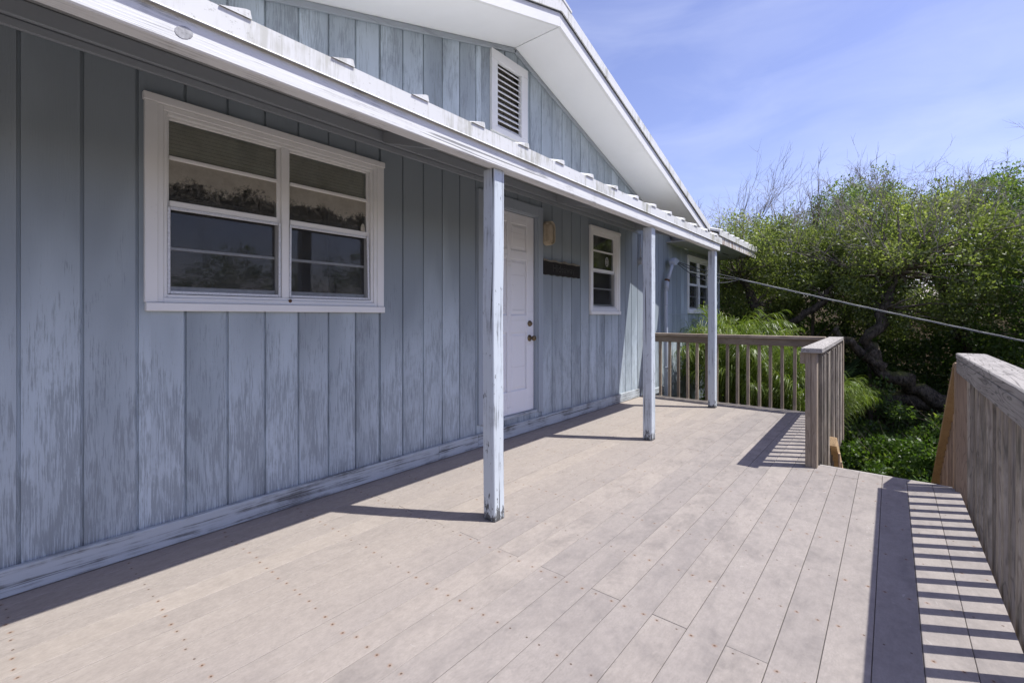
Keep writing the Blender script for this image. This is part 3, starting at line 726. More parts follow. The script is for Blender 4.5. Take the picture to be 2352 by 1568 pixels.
for i, (a, b) in enumerate(zip(fl[:-1], fl[1:])):
    dy = -0.0015 * (i % 2)
    poly = [(YE - 0.004 + dy, pz_(YE, -0.003)), (YE - 0.004 + dy, pz_(YE, -0.080)), (YE - 0.009 + dy, pz_(YE, -0.086)), (YE - 0.008 + dy, pz_(YE, -0.088)), (YE + 0.000, pz_(YE, -0.081)), (YE + 0.000, pz_(YE, -0.003))]
    V, F = prism(poly, a + 0.0015, b, 'x'); mk('eave_flashing', V, F, 'metal', proof)
pb = [PX0, 2.045, PX1]
joined('porch_beam', [(PX0, PX1 - 0.005, -1.184, -1.112, 2.053, 2.198)], 'beam', proof, 0.005)
V, F = tube([(0.462, -1.1838, 2.094), (0.462, -1.1852, 2.094)], [0.026, 0.0235], 14); V = [(x, y, 2.094 + (z - 2.094) * 0.85 + (x - 0.462) * 0.2) for x, y, z in V]; mk('beam_knot', V, F, 'knot', proof)
box('porch_beam', PX0, PX1 - 0.03, -1.1095, -1.072, 2.078, 2.205, 'rafter', proof)
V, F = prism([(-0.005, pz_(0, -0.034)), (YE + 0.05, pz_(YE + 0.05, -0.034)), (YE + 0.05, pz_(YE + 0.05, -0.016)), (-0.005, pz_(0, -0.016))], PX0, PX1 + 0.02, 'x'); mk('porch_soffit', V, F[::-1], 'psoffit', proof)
box('ledger_board', PX0, 6.47, -0.042, -0.002, 2.474, 2.552, 'frieze', proof)
box('frieze_board', PX0, 6.50, -0.021, -0.0005, 2.431, 2.470, 'frieze', proof)
for rx in (-2.25, -0.25, 2.02, 4.285, 6.355):
    V, F = prism([(-0.043, pz_(-0.043, -0.036)), (-1.071, pz_(-1.071, -0.036)), (-1.071, pz_(-1.071, -0.118)), (-0.043, pz_(-0.043, -0.118))], rx - 0.02, rx + 0.02, 'x'); mk('rafter', V, F[::-1], 'rafter', proof)
for i, (xa, wob) in enumerate(((1.986, -0.010), (4.245, -0.003), (6.290, 0.002), (-0.30, 0.002), (-2.3, 0.0))):
    n = 9; V = []; F = []; c = 0.0045; w = 0.089
    for j in range(n):
        f = j / (n - 1); z = f * 2.050; ox = wob * math.sin(f * 3.1) + 0.0015 * math.sin(j * 2.3 + i); oy = 0.0012 * math.sin(j * 1.7 + i * 2)
        for (u, v) in ((c, 0), (w - c, 0), (w, c), (w, w - c), (w - c, w), (c, w), (0, w - c), (0, c)): V.append((xa + ox + u, -1.150 + oy + v, z + 0.002))
    for j in range(n - 1):
        for kk in range(8):
            k2 = (kk + 1) % 8; F.append([j * 8 + kk, j * 8 + k2, (j + 1) * 8 + k2, (j + 1) * 8 + kk])
    F += [list(range(8))[::-1], [(n - 1) * 8 + kk for kk in range(8)]]
    mk('porch_post', V, F, 'post', house)

# ---- wing roof beyond the gable
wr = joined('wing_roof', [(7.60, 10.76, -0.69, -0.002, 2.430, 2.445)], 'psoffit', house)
box('eave_board', 7.60, 10.78, -0.715, -0.691, 2.415, 2.545, 'rustf', wr)
V, F = prism([(-0.735, 2.535), (-0.735, 2.630), (-0.72, 2.634), (3.5, 2.634 + 0.30 * 4.2), (3.5, 2.60 + 0.30 * 4.2), (-0.72, 2.60), (-0.72, 2.535)], 8.05, 10.80, 'x'); mk('roof_sheet', V, F, 'metal', wr)
for i in range(8):
    x = 8.2 + i * 0.36
    if x < 10.75:
        V = []
        for y in (-0.74, 3.4):
            for (dx, dz) in ((-0.045, 0), (-0.015, 0.028), (0.015, 0.028), (0.045, 0)): V.append((x + dx, y, 2.6345 + 0.30 * (y + 0.72) + dz))
        mk('roof_rib', V, [[0, 1, 2, 3], [4, 7, 6, 5], [0, 4, 5, 1], [1, 5, 6, 2], [2, 6, 7, 3]], 'metal', wr)
joined('soffit_vent', [(8.75, 9.15, -0.40, -0.36, 2.4275, 2.4295), (9.5, 9.95, -0.40, -0.36, 2.4275, 2.4295)], 'wire', wr, 0.0005)
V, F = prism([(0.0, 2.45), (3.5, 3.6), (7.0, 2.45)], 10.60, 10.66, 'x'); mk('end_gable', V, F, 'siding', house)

# ================================================================== DECK
deck = root('deck', (2.0, -1.6, 0.0), 'sunlit pinkish grey composite plank deck with rusty screw heads in front of the house', 'deck')
YR = -3.289; XS = 4.42; XB = 6.80
def sheet_board(xa, xb, ya, yb):
    return mk('deck_board', cb(xa, xb, ya, yb, -0.028, 0.0 + rng.uniform(-0.0008, 0.0008), 0.0016), CBF, 'deck', deck)
nb = 24
for i in range(-10, 14):
    y1 = -1.35 - 0.138 * i; y0 = y1 - 0.138
    if y1 > -0.02: y1 = -0.006
    if y1 < YR: continue
    ya, yb = max(y0, YR - 0.004) + 0.0010, y1 - 0.0010
    if yb - ya < 0.02: continue
    end = XB if y0 > -2.46 else XS - 0.004
    js = [1.78, 1.78 - 4.88] if i % 2 == 0 else [1.78 + 2.44, 1.78 - 2.44]
    if i % 2 == 0 and end > 5: js.append(1.78 + 2.44 * 1.5)
    cutsx = sorted([-4.2, end] + [j for j in js if -4.1 < j < end - 0.1])
    for a, b in zip(cutsx[:-1], cutsx[1:]):
        sheet_board(a + 0.0008, b - 0.0008, ya, yb)
box('edge_board', XS - 0.003, XS + 0.022, -3.25, -2.475, -0.03, 0.002, 'grey_y', deck)
for x in np.arange(1.755 - 0.4064 * 14, XB - 0.1, 0.4064): box('joist', x - 0.019, x + 0.019, (YR + 0.05) if x < XS - 0.05 else -2.40, -0.06, -0.21, -0.0295, 'joist', deck)
box('rim_joist', -4.2, XS, YR + 0.006, YR + 0.044, -0.215, -0.03, 'wood_x', deck); box('rim_joist', XS - 0.04, XS - 0.002, -3.24, -2.46, -0.215, -0.0305, 'wood_y', deck)
box('rim_joist', XB - 0.045, XB - 0.006, -2.42, -0.06, -0.215, -0.03, 'wood_y', deck); box('rim_joist', XS, XB, -2.452, -2.414, -0.215, -0.0305, 'wood_x', deck)
for (x, y) in ((6.6, -2.3), (6.6, -0.5), (4.2, -2.35), (4.2, -3.15), (1.5, -3.15), (-1.5, -3.15), (1.5, -0.6), (-1.5, -0.6), (4.2, -0.6)): box('support_post', x - 0.05, x + 0.05, y - 0.05, y + 0.05, -2.3, -0.22, 'wood_z', deck)

def baluster_mesh(h, mat, w=0.036):
    me = bpy.data.meshes.new('baluster'); me.from_pydata(cb(-w / 2, w / 2, -w / 2, w / 2, 0, h, 0.003).tolist(), [], CBF); me.materials.append(M[mat]); return me
# ---- railing round the back corner
rail1 = root('deck_railing', (6.8, -2.4, 0.0), 'brown weathered timber railing turning the far corner of the deck, beside the porch posts', 'railing')
b1 = baluster_mesh(1.10, 'wood_z')
# back run: from the wall to the corner
xa_, xb_ = 6.735, 6.775
for i in range(17):
    y = -0.085 - i * 0.1345
    if y > -2.33: inst('baluster', b1, rail1, (XB + 0.012 + rng.uniform(-.002, .002), y + rng.uniform(-.004, .004), -0.22), (rng.uniform(-.006, .006), rng.uniform(-.004, .004), 0))
box('handrail', XB - 0.045, XB - 0.007, -2.40, -0.003, 0.815, 0.905, 'wood_y', rail1)
bar('rail_cap', (XB - 0.01, -0.004, 0.925), (XB - 0.01, -2.300, 0.925), 0.14, 0.038, 'wood_y', rail1)
# near run: back to the stair
def yn(x): return -2.452 + (x - 4.3) * 0.009       # outer face of this run
for i in range(16):
    x = 4.50 + i * 0.150
    inst('baluster', baluster_mesh(1.16, 'bal_moss') if i == 0 else b2, rail1, (x, yn(x) - 0.020 + rng.uniform(-.003, .003), -0.285 + rng.uniform(-.01, .01)), (rng.uniform(-.005, .005), rng.uniform(-.006, .006), rng.uniform(-.1, .1))) if i else None
    if i == 0:
        b2 = baluster_mesh(1.16, 'bal_moss'); inst('baluster', b2, rail1, (x, yn(x) - 0.020, -0.285))
bar('handrail', (4.315, yn(4.3) + 0.062, 0.861), (6.76, yn(6.8) + 0.062, 0.861), 0.038, 0.089, 'wood_x', rail1)
bar('rail_cap', (4.265, -2.438, 0.926), (6.87, -2.402, 0.926), 0.142, 0.038, 'grey_x', rail1)
box('newel_post', 4.302, 4.392, -2.4295, -2.391, -0.02, 0.906, 'wood_z', rail1); box('newel_post', 4.302, 4.392, -2.4695, -2.4310, -0.02, 0.906, 'wood_z', rail1)
box('newel_post', 6.815, 6.905, -2.475, -2.385, -0.30, 0.906, 'wood_z', rail1)
box('rail_block', 4.314, 4.352, -2.3905, -2.353, 0.817, 0.905, 'wood_x', rail1)
# ---- railing along the open side
rail2 = root('deck_railing', (1.0, -3.33, 0.0), 'grey mildewed timber railing with a wide cracked cap along the open side of the deck', 'railing')
b3 = baluster_mesh(1.16, 'bal_moss', 0.037)
x = 4.215; i = 0
while x > -3.9:
    inst('baluster', b3, rail2, (x + rng.uniform(-.004, .004), YR - 0.030 + rng.uniform(-.003, .003), -0.28 + rng.uniform(-.01, .01)), (rng.uniform(-.004, .004), rng.uniform(-.006, .006), rng.uniform(-.08, .08))); x -= 0.1395; i += 1
box('handrail', -4.0, 4.335, YR - 0.010, YR + 0.028, 0.812, 0.904, 'grey_x', rail2)
V = cb(-4.0, 4.350, YR - 0.118, YR + 0.030, 0.9045, 0.9445, 0.006); mk('rail_cap', V, CBF, 'grey_x', rail2)
box('newel_post', 4.345, 4.433, YR - 0.055, YR + 0.032, -0.32, 0.874, 'new_z', rail2)
box('newel_post', 0.30, 0.388, YR - 0.138, YR - 0.050, -0.35, 0.900, 'wood_z', rail2); box('newel_post', -2.9, -2.812, YR - 0.138, YR - 0.050, -0.35, 0.900, 'wood_z', rail2)

# ---- stair
stair = root('deck_stairs', (5.6, -2.85, -1.75), 'timber stairs with a new orange sloping handrail going down from the deck gap', 'stairs')
sl = 0.64
for i in range(8):
    x = XS + 0.04 + i * 0.275; z = -0.19 - i * 0.176
    box('stair_tread', x, x + 0.27, -3.22, -2.50, z - 0.035, z, 'wood_y', stair)
for y in (-3.245, -2.495): bar('stringer', (XS + 0.03, y, -0.22), (XS + 2.5, y, -0.22 - 2.47 * sl), 0.038, 0.24, 'wood_x', stair)
bar('stair_handrail', (4.425, -3.296, 0.852), (7.05, -3.296, 0.852 - 2.625 * sl), 0.089, 0.038, 'new_x', stair)
for i in range(14):
    x = 4.50 + i * 0.14; zt = 0.852 - (x - 4.425) * sl - 0.028
    box('stair_baluster', x - 0.018, x + 0.018, -3.335, -3.299, zt - 0.98, zt, 'new_z', stair)
box('stair_post', 6.6, 6.69, -3.34, -3.25, -2.2, 0.852 - 2.2 * sl - 0.03, 'new_z', stair)
bar('stair_handrail', (5.20, -2.500, 0.03), (7.3, -2.500, 0.03 - 2.1 * sl), 0.06, 0.089, 'new_x', stair)
for i in range(8):
    x = 5.32 + i * 0.2; zt = 0.03 - (x - 5.2) * sl - 0.05; box('stair_baluster', x - 0.018, x + 0.018, -2.548, -2.532, zt - 0.55, zt, 'new_z', stair)

# ================================================================== THINGS ON THE WALL
lamp = root('porch_light', (4.120, -0.001, 1.965), 'oval yellowed plastic bulkhead light with ribbed cover beside the front door', 'lamp')
def stadium(cx, cz, hw, hh, n=12):
    r = hw; pts = []
    for k_ in range(n + 1): t = math.pi * k_ / n; pts.append((cx + r * math.cos(t), cz + (hh - r) + r * math.sin(t)))
    for k_ in range(n + 1): t = math.pi + math.pi * k_ / n; pts.append((cx + r * math.cos(t), cz - (hh - r) + r * math.sin(t)))
    return pts
def loft(rings):
    V = []; F = []; n = len(rings[0][0])
    for pts, y in rings: V += [(x, y, z) for x, z in pts]
    for i in range(len(rings) - 1):
        for k_ in range(n):
            k2 = (k_ + 1) % n; F.append([i * n + k_, i * n + k2, (i + 1) * n + k2, (i + 1) * n + k_])
    F.append([(len(rings) - 1) * n + k_ for k_ in range(n)]); return V, F
LX, LZ = 4.120, 2.100
V, F = loft([(stadium(LX, LZ, 0.070, 0.132), -0.001), (stadium(LX, LZ, 0.070, 0.132), -0.028), (stadium(LX, LZ, 0.064, 0.126), -0.034)]); mk('lamp_base', V, F, 'lamp', lamp)
V, F = loft([(stadium(LX, LZ, 0.052, 0.112), -0.034), (stadium(LX, LZ, 0.050, 0.110), -0.058), (stadium(LX, LZ, 0.040, 0.10), -0.072), (stadium(LX, LZ, 0.020, 0.078), -0.078)]); mk('lamp_lens', V, F, 'lens', lamp, True)
for yy, a, b in ((-0.046, 0.066, 0.128), (-0.062, 0.064, 0.126), (-0.078, 0.061, 0.122)):
    pts = stadium(LX, LZ, a, b); loop = [(x, yy, z) for x, z in pts] + [(pts[0][0], yy, pts[0][1])]
    V, F = tube(loop, 0.0052, 6, False); mk('guard_ring', V, F, 'lamp', lamp, True)
for dx, dz in ((-0.05, 0.085), (0.05, 0.085), (-0.05, -0.085), (0.05, -0.085)):
    V, F = tube([(LX + dx * 1.2, -0.03, LZ + dz * 1.1), (LX + dx * 1.18, -0.079, LZ + dz * 1.08)], 0.005, 6); mk('guard_strut', V, F, 'lamp', lamp, True)

sign = root('name_board', (4.41, -0.016, 1.652), 'dark carved wooden name board with bare top edge on the wall right of the door', 'sign')
n = 24; V = []; F = []
for i in range(n + 1):
    x = 4.040 + 0.746 * i / n; zt = 1.800 + 0.003 * math.sin(i * 1.1) - 0.004 * i / n; zb = 1.654 + 0.0035 * math.sin(i * 1.7 + 1)
    V += [(x, -0.030, zb), (x, -0.030, zt), (x, -0.001, zt), (x, -0.001, zb)]
for i in range(n):
    p = 4 * i; q = p + 4; F += [[p, q, q + 1, p + 1], [p + 1, q + 1, q + 2, p + 2], [p + 2, q + 2, q + 3, p + 3], [p + 3, q + 3, q, p]]
F += [[0, 1, 2, 3], [4 * n + 3, 4 * n + 2, 4 * n + 1, 4 * n]]
mk('board', V, F, 'sign', sign)
V = []; F = []
for i in range(n + 1):
    x = 4.041 + 0.744 * i / n; zt = 1.800 + 0.003 * math.sin(i * 1.1) - 0.004 * i / n; h = 0.016 + 0.005 * math.sin(i * 0.9 + 2)
    V += [(x, -0.0325, zt - 0.004), (x, -0.0305, zt + h), (x, -0.002, zt + h), (x, -0.002, zt + 0.001)]
for i in range(n):
    p = 4 * i; q = p + 4; F += [[p, q, q + 1, p + 1], [p + 1, q + 1, q + 2, p + 2], [p + 2, q + 2, q + 3, p + 3], [p + 3, q + 3, q, p]]
F += [[0, 1, 2, 3], [4 * n + 3, 4 * n + 2, 4 * n + 1, 4 * n]]
mk('bark_edge', V, F, 'edgewood', sign)
cu = bpy.data.curves.new('lettering', 'FONT'); cu.body = 'Hideaway'; cu.size = 0.115; cu.extrude = 0.002; cu.align_x = 'CENTER'; cu.resolution_u = 3
to = bpy.data.objects.new('tmp_text', cu); col.objects.link(to); bpy.context.view_layer.update()
me = bpy.data.meshes.new_from_object(to.evaluated_get(bpy.context.evaluated_depsgraph_get())); bpy.data.objects.remove(to)
me.materials.clear(); me.materials.append(M['letter']); lo = inst('lettering', me, sign, (4.43, -0.0315, 1.692), (math.radians(90), 0, 0))

cd = root('conduit_sensor', (6.52, -0.03, 1.96), 'small grey sensor box hanging from a conduit at the end of the porch wall', 'sensor')
V, F = tube([(6.52, -0.03, 2.43), (6.52, -0.03, 2.06)], 0.012, 8); mk('conduit', V, F, 'pipe', cd, True)
V, F = loft([([(6.495, 1.965), (6.545, 1.975), (6.548, 2.04), (6.53, 2.075), (6.505, 2.075), (6.490, 2.03)], -0.002), ([(6.495, 1.965), (6.545, 1.975), (6.548, 2.04), (6.53, 2.075), (6.505, 2.075), (6.490, 2.03)], -0.055), ([(6.503, 1.975), (6.538, 1.983), (6.54, 2.035), (6.527, 2.066), (6.508, 2.066), (6.498, 2.03)], -0.065)])
mk('sensor_housing', V, F, 'pipe', cd)

mast = root('service_mast', (7.42, -0.07, -0.5), 'grey painted electrical service mast with slanted weatherhead beside the far window', 'mast')
V, F = tube([(7.42, -0.07, -1.5), (7.42, -0.07, 0.6), (7.42, -0.07, 1.60), (7.425, -0.072, 1.66)], 0.032, 12); mk('lower_pipe', V, F, 'pipe', mast, True)
V, F = tube([(7.43, -0.075, 1.62), (7.435, -0.077, 1.78)], 0.039, 12); mk('pipe_coupling', V, F, 'pipe', mast, True)
V, F = tube([(7.437, -0.078, 1.74), (7.50, -0.10, 1.90), (7.575, -0.12, 2.07)], 0.031, 12); mk('upper_pipe', V, F, 'pipe', mast, True)
V, F = tube([(7.437, -0.078, 1.77), (7.447, -0.081, 1.80)], 0.043, 12); mk('rusty_band', V, F, 'rust', mast, True)
for z in (1.38, 1.62, 0.35): V, F = tube([(7.42, -0.07, z), (7.42, -0.07, z + 0.022)], 0.038, 12); mk('pipe_clamp', V, F, 'pipe', mast, True)
d = Vector((0.40, -0.14, 0.9)).normalized()
V, F = loft([([(7.53, 2.045), (7.63, 2.045), (7.72, 2.10), (7.80, 2.14), (7.80, 2.165), (7.66, 2.205), (7.57, 2.19), (7.52, 2.12)], -0.055), ([(7.52, 2.04), (7.64, 2.04), (7.73, 2.095), (7.82, 2.135), (7.82, 2.17), (7.66, 2.22), (7.56, 2.20), (7.51, 2.12)], -0.09),
             ([(7.52, 2.04), (7.64, 2.04), (7.73, 2.095), (7.82, 2.135), (7.82, 2.17), (7.66, 2.22), (7.56, 2.20), (7.51, 2.12)], -0.16), ([(7.53, 2.045), (7.63, 2.045), (7.72, 2.10), (7.80, 2.14), (7.80, 2.165), (7.66, 2.205), (7.57, 2.19), (7.52, 2.12)], -0.19)])
V = [((x - 7.60) * 0.72 + 7.60, (y + 0.12) * 0.72 - 0.12, (z - 2.05) * 0.72 + 2.05) for x, y, z in V]
mk('weatherhead', V, F, 'pipe', mast)

cable = root('service_cable', (7.80, -0.12, 2.1), 'twisted grey power cable strung from the mast across the thicket', 'cable')
def bez(p, q, sag, n=24, sag2=None):
    p, q = Vector(p), Vector(q); return [p.lerp(q, i / n) + Vector((0, 0, -4 * sag * (i / n) * (1 - i / n))) for i in range(n + 1)]
SP = Vector((8.45, -0.92, 1.83)); EN = Vector((9.6, -4.37, 0.86)); d_ = EN - SP; EN2 = SP + d_ * 2.2 + Vector((0, 0, 0.10))
head = Vector((7.745, -0.12, 2.115))
for s_, off in ((0.02, (0, 0, 0.03)), (0.075, (0, 0, 0)), (0.17, (0, 0, -0.03))):
    V, F = tube(bez(head + Vector((0, 0, off[2] * .3)), SP + Vector(off) * 0.3, s_, 18), 0.0062, 6); mk('lead_wire', V, F, 'wire', cable, True)
core = bez(SP, EN2, 0.06, 80)
for ph in (0, 2.09, 4.19):
    pts = [p + Vector((0, 0.005 * math.cos(i * 0.55 + ph), 0.009 * math.sin(i * 0.55 + ph))) for i, p in enumerate(core)]
    V, F = tube(pts, 0.0055, 6); mk('cable_strand', V, F, 'cable', cable, True)

orn = root('window_ornament', (1.865, 0.012, 1.835), 'tiny mottled shell ornament standing on the middle rail of the large window', 'ornament')
prof = [(0.0, 0), (0.014, 0.0), (0.017, 0.012), (0.016, 0.03), (0.011, 0.045), (0.006, 0.056), (0.0, 0.058)]
V = []; F = []
for (r_, z_) in prof:
    for kk in range(10): t = 2 * math.pi * kk / 10; V.append((1.868 + r_ * math.cos(t) * (1 + 0.1 * (kk % 2)), 0.017 + r_ * 0.45 * math.sin(t), W1[5] + 0.0165 + z_))
for i in range(len(prof) - 1):
    for kk in range(10): k2 = (kk + 1) % 10; F.append([i * 10 + kk, i * 10 + k2, (i + 1) * 10 + k2, (i + 1) * 10 + kk])
mk('shell', V, F, 'paint_orn', orn, True)

# ================================================================== VEGETATION
def leaves(centers, rad, n_per, size, up=0.35, squash=0.75, tint_c=None):
    """leaf rhombs scattered in clumps -> quads, tint"""
    C = np.repeat(centers, n_per, 0); n = len(C); R = np.repeat(rad, n_per)
    d = rng.normal(size=(n, 3)); d /= np.linalg.norm(d, axis=1, keepdims=True)
    r = R * rng.uniform(0.15, 1, n) ** 0.5
    P = C + d * r[:, None] * np.array([1, 1, squash])
    ax = rng.normal(size=(n, 3)) + d * 0.7; ax[:, 2] += up; ax /= np.linalg.norm(ax, axis=1, keepdims=True)
    nn = rng.normal(size=(n, 3)) + np.array([0, 0, 0.9]); s = np.cross(ax, nn); s /= np.linalg.norm(s, axis=1, keepdims=True) + 1e-9
    L = size * rng.uniform(0.65, 1.35, n); W = L * rng.uniform(0.42, 0.58, n)
    a = ax * L[:, None]; b = s * W[:, None] * 0.5
    Q = np.stack([P, P + a * 0.5 + b, P + a, P + a * 0.5 - b], 1)
    t = np.repeat(tint_c if tint_c is not None else rng.uniform(0.1, 0.8, len(centers)), n_per) + rng.normal(0, 0.17, n)
    return Q, np.clip(t, 0, 1)
def grow(acc, p, d, L, r, depth, spread=0.6, wander=0.25, up=0.05, kids=3, sides=4, nseg=4):
    p = Vector(p); d = Vector(d).normalized(); pts = [p.copy()]; rr = [r]; dirs = []
    for i in range(nseg):
        d = (d + Vector(rng.normal(0, wander, 3).tolist()) + Vector((0, 0, up))).normalized(); p = p + d * (L / nseg); pts.append(p.copy()); rr.append(r * (1 - 0.75 * (i + 1) / nseg)); dirs.append(d.copy())
    acc.add(tube(pts, rr, sides if depth > 0 else 3, False))
    ends = [pts[-1]]
    if depth > 0:
        for k_ in range(kids):
            i = int(rng.integers(1, nseg + 1)); dd = (dirs[i - 1] + Vector(rng.normal(0, spread, 3).tolist())).normalized()
            ends += grow(acc, pts[i], dd, L * rng.uniform(0.45, 0.75), max(rr[i] * 0.7, 0.003), depth - 1, spread, wander, up, kids, sides, nseg)
    return ends
def crown_pts(c, R, n, zmin=-9, shell=0.55):
    out = []
    while len(out) < n:
        d = rng.normal(size=3); d /= np.linalg.norm(d); r = shell + (1 - shell) * rng.uniform() ** 0.7
        p = np.array(c) + d * r * np.array(R)
        p += rng.normal(0, 0.10, 3)
        if p[2] > max(zmin, gz(p[0], p[1]) + 0.15): out.append(p)
    return np.array(out)
def tree(label, base, trunks, c, R, nclump, per, size, leafm='leaf', barkm='bark', zmin=-9, twigs=40, dead=6, group='trees of the thicket beyond the deck', name='scrub_oak', shell=0.5, sparse=None):
    t = root(name, base, label, 'tree', group)
    A = Acc()
    for pts, rads in trunks:
        # subdivide and roughen
        P = []; Rr = []
        for i in range(len(pts) - 1):
            a, b = Vector(pts[i]), Vector(pts[i + 1]); m = 5
            for j in range(m + (i == len(pts) - 2)):
                f = j / m; P.append(a.lerp(b, f) + Vector(rng.normal(0, 0.020 + 0.12 * rads[i], 3).tolist())); Rr.append((rads[i] + (rads[i + 1] - rads[i]) * f) * rng.uniform(0.80, 1.15))
        A.add(tube(P, Rr, 9))
    A.mk('trunk', barkm, t)
    cp = crown_pts(c, R, nclump, zmin, shell)
    # branches reaching the clumps
    B = Acc(); tips = [Vector(tr[0][-1]) for tr in trunks] + [Vector(tr[0][-2]) for tr in trunks]
    for j in range(min(twigs, nclump)):
        e = Vector(cp[j]); s = min(tips, key=lambda q: (q - e).length); m = s.lerp(e, 0.5) + Vector(rng.normal(0, 0.18, 3).tolist())
        n_ = 5; P = [s.lerp(m, f) .lerp(m.lerp(e, f), f) + Vector(rng.normal(0, 0.02, 3).tolist()) for f in np.linspace(0, 1, n_ + 1)]
        B.add(tube(P, np.linspace(0.028, 0.006, n_ + 1), 4, False))
        for _ in range(2): grow(B, e, rng.normal(0, 1, 3) + np.array([0, 0, .3]), rng.uniform(0.3, 0.6), 0.006, 1, 0.7, 0.3, 0.0, 2, 3, 3)
    B.mk('branches', 'twigd', t)['kind'] = 'stuff'
    # dead grey sprays standing out of the crown
    if dead:
        D = Acc()
        for j in range(dead):
            d = rng.normal(size=3); d[2] = abs(d[2]) + (0.5 if j % 2 else -0.2); d[0] = d[0] if j % 2 else -abs(d[0]) - 0.4; d /= np.linalg.norm(d); p = np.array(c) + d * np.array(R) * 0.9
            grow(D, p, d * 0.5 + np.array([-0.15, rng.normal(0, .3), 0.8]), rng.uniform(0.30, 0.85), 0.009, 2, 0.55, 0.16, 0.03, 4, 4, 5)
        D.mk('dead_twigs', 'twig', t)['kind'] = 'stuff'
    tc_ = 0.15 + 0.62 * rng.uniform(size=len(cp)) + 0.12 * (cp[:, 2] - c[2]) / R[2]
    rad = rng.uniform(0.16, 0.46, len(cp)) * (0.7 + 0.6 * rng.uniform(size=len(cp)))
    Q, T = leaves(cp, rad, per, size, tint_c=tc_)
    quadmesh('crown', Q, T, leafm, t, base)
    return t
def g3(x, y): return (x, y, float(gz(x, y)))
LBL = 'wind sheared scrub oak in the dense thicket behind the deck stairs'
# front trees with their own trunks
tree('scrub oak with a leaning forked trunk seen below the power cable', g3(11.3, -1.2),
     [([(11.3, -1.2, -1.8), (11.05, -1.05, -0.4), (11.0, -0.98, 0.75), (11.05, -0.70, 1.45), (11.1, -0.30, 2.0)], [0.20, 0.17, 0.145, 0.11, 0.06]),
      ([(11.0, -1.0, 0.55), (10.85, -1.35, 1.05), (10.8, -1.95, 1.55), (10.9, -2.3, 2.1)], [0.10, 0.08, 0.06, 0.035])],
     (11.7, -0.8, 2.3), (1.35, 1.8, 1.1), 210, 160, 0.058, 'leaf', zmin=1.0, twigs=70, dead=46, group=None)
tree('scrub oak with a mossy crooked limb lying low above the shrubs', g3(11.4, -4.6),
     [([(11.6, -5.0, -1.7), (11.0, -4.2, -0.55), (10.6, -3.3, -0.10), (10.5, -2.75, 0.25), (10.45, -2.62, 0.75), (10.6, -2.85, 1.35), (10.7, -3.0, 2.0)], [0.17, 0.155, 0.135, 0.12, 0.105, 0.08, 0.04]),
      ([(10.8, -3.9, -0.35), (10.7, -2.9, -0.30), (11.0, -1.9, 0.05), (11.6, -1.2, 0.2)], [0.13, 0.125, 0.11, 0.08]),
      ([(10.5, -2.75, 0.3), (10.2, -2.3, 0.75), (10.2, -2.1, 1.0)], [0.10, 0.09, 0.04])],
     (11.5, -3.2, 2.1), (1.4, 1.7, 1.3), 230, 160, 0.058, 'leaf', 'barkm', zmin=0.7, twigs=70, dead=46, group=None)
tree('leafy scrub oak reaching down to the right of the grey railing cap', g3(11.4, -6.2),
     [([(11.6, -6.2, -1.6), (11.3, -5.7, -0.2), (11.2, -5.3, 1.0), (11.3, -5.0, 1.9)], [0.18, 0.15, 0.11, 0.06])],
     (11.3, -5.7, 1.5), (1.4, 1.9, 1.75), 260, 150, 0.058, 'leafd', zmin=-0.6, twigs=60, dead=40, group=None)
tree('dark leafed evergreen tree behind the far corner of the house', g3(12.2, 1.6),
     [([(12.3, 1.6, -1.8), (12.2, 1.5, 0.2), (12.1, 1.2, 1.6)], [0.16, 0.13, 0.07])],
     (12.2, 1.0, 1.4), (1.2, 1.7, 1.5), 170, 130, 0.060, 'leafd', zmin=-0.8, twigs=40, dead=4, group=None)
# the mass behind, look-alikes
for (x, y, zc, rx, ry, rz, n) in ((13.2, -7.6, 2.4, 1.6, 1.7, 1.7, 150), (13.4, -5.4, 2.65, 1.5, 1.5, 1.5, 160), (13.5, -3.7, 2.6, 1.5, 1.3, 1.35, 130), (13.6, -2.2, 2.85, 1.5, 1.3, 1.4, 140), (13.6, -0.5, 2.35, 1.5, 1.5, 1.25, 130), (13.8, 1.1, 2.3, 1.5, 1.4, 1.3, 130), (13.9, 3.1, 2.5, 1.6, 1.7, 1.4, 110),
                                  (15.9, -6.6, 3.2, 1.7, 1.9, 1.5, 130), (15.9, -4.3, 3.2, 1.7, 1.6, 1.4, 110), (16.0, -2.4, 3.45, 1.7, 1.5, 1.5, 120), (16.0, -0.3, 2.7, 1.7, 1.7, 1.4, 110), (16.1, 2.0, 2.9, 1.7, 1.8, 1.4, 110)):
    zb = float(gz(x, y))
    tree(LBL, (x, y, zb), [([(x, y, zb - 0.1), (x - 0.2 + rng.normal(0, .1), y + rng.normal(0, .2), (zb + zc) / 2), (x - 0.3, y + rng.normal(0, .3), zc)], [0.16, 0.12, 0.06])],
         (x, y, zc), (rx, ry, rz), n, 165, 0.058, 'leaf' if rng.uniform() < 0.7 else 'leafd', zmin=0.1, twigs=34, dead=11, shell=0.55)
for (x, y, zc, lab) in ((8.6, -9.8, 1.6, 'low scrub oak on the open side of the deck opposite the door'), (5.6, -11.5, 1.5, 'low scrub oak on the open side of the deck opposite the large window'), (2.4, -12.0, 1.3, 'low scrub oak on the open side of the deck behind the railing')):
    zb = float(gz(x, y)); tree(lab, (x, y, zb), [([(x, y, zb - 0.1), (x + 0.1, y + 0.2, (zb + zc) / 2), (x - 0.1, y, zc)], [0.14, 0.1, 0.05])], (x, y, zc), (1.9, 1.5, 1.7), 120, 60, 0.09, 'leafd', zmin=-1.2, twigs=20, dead=12, group=None)
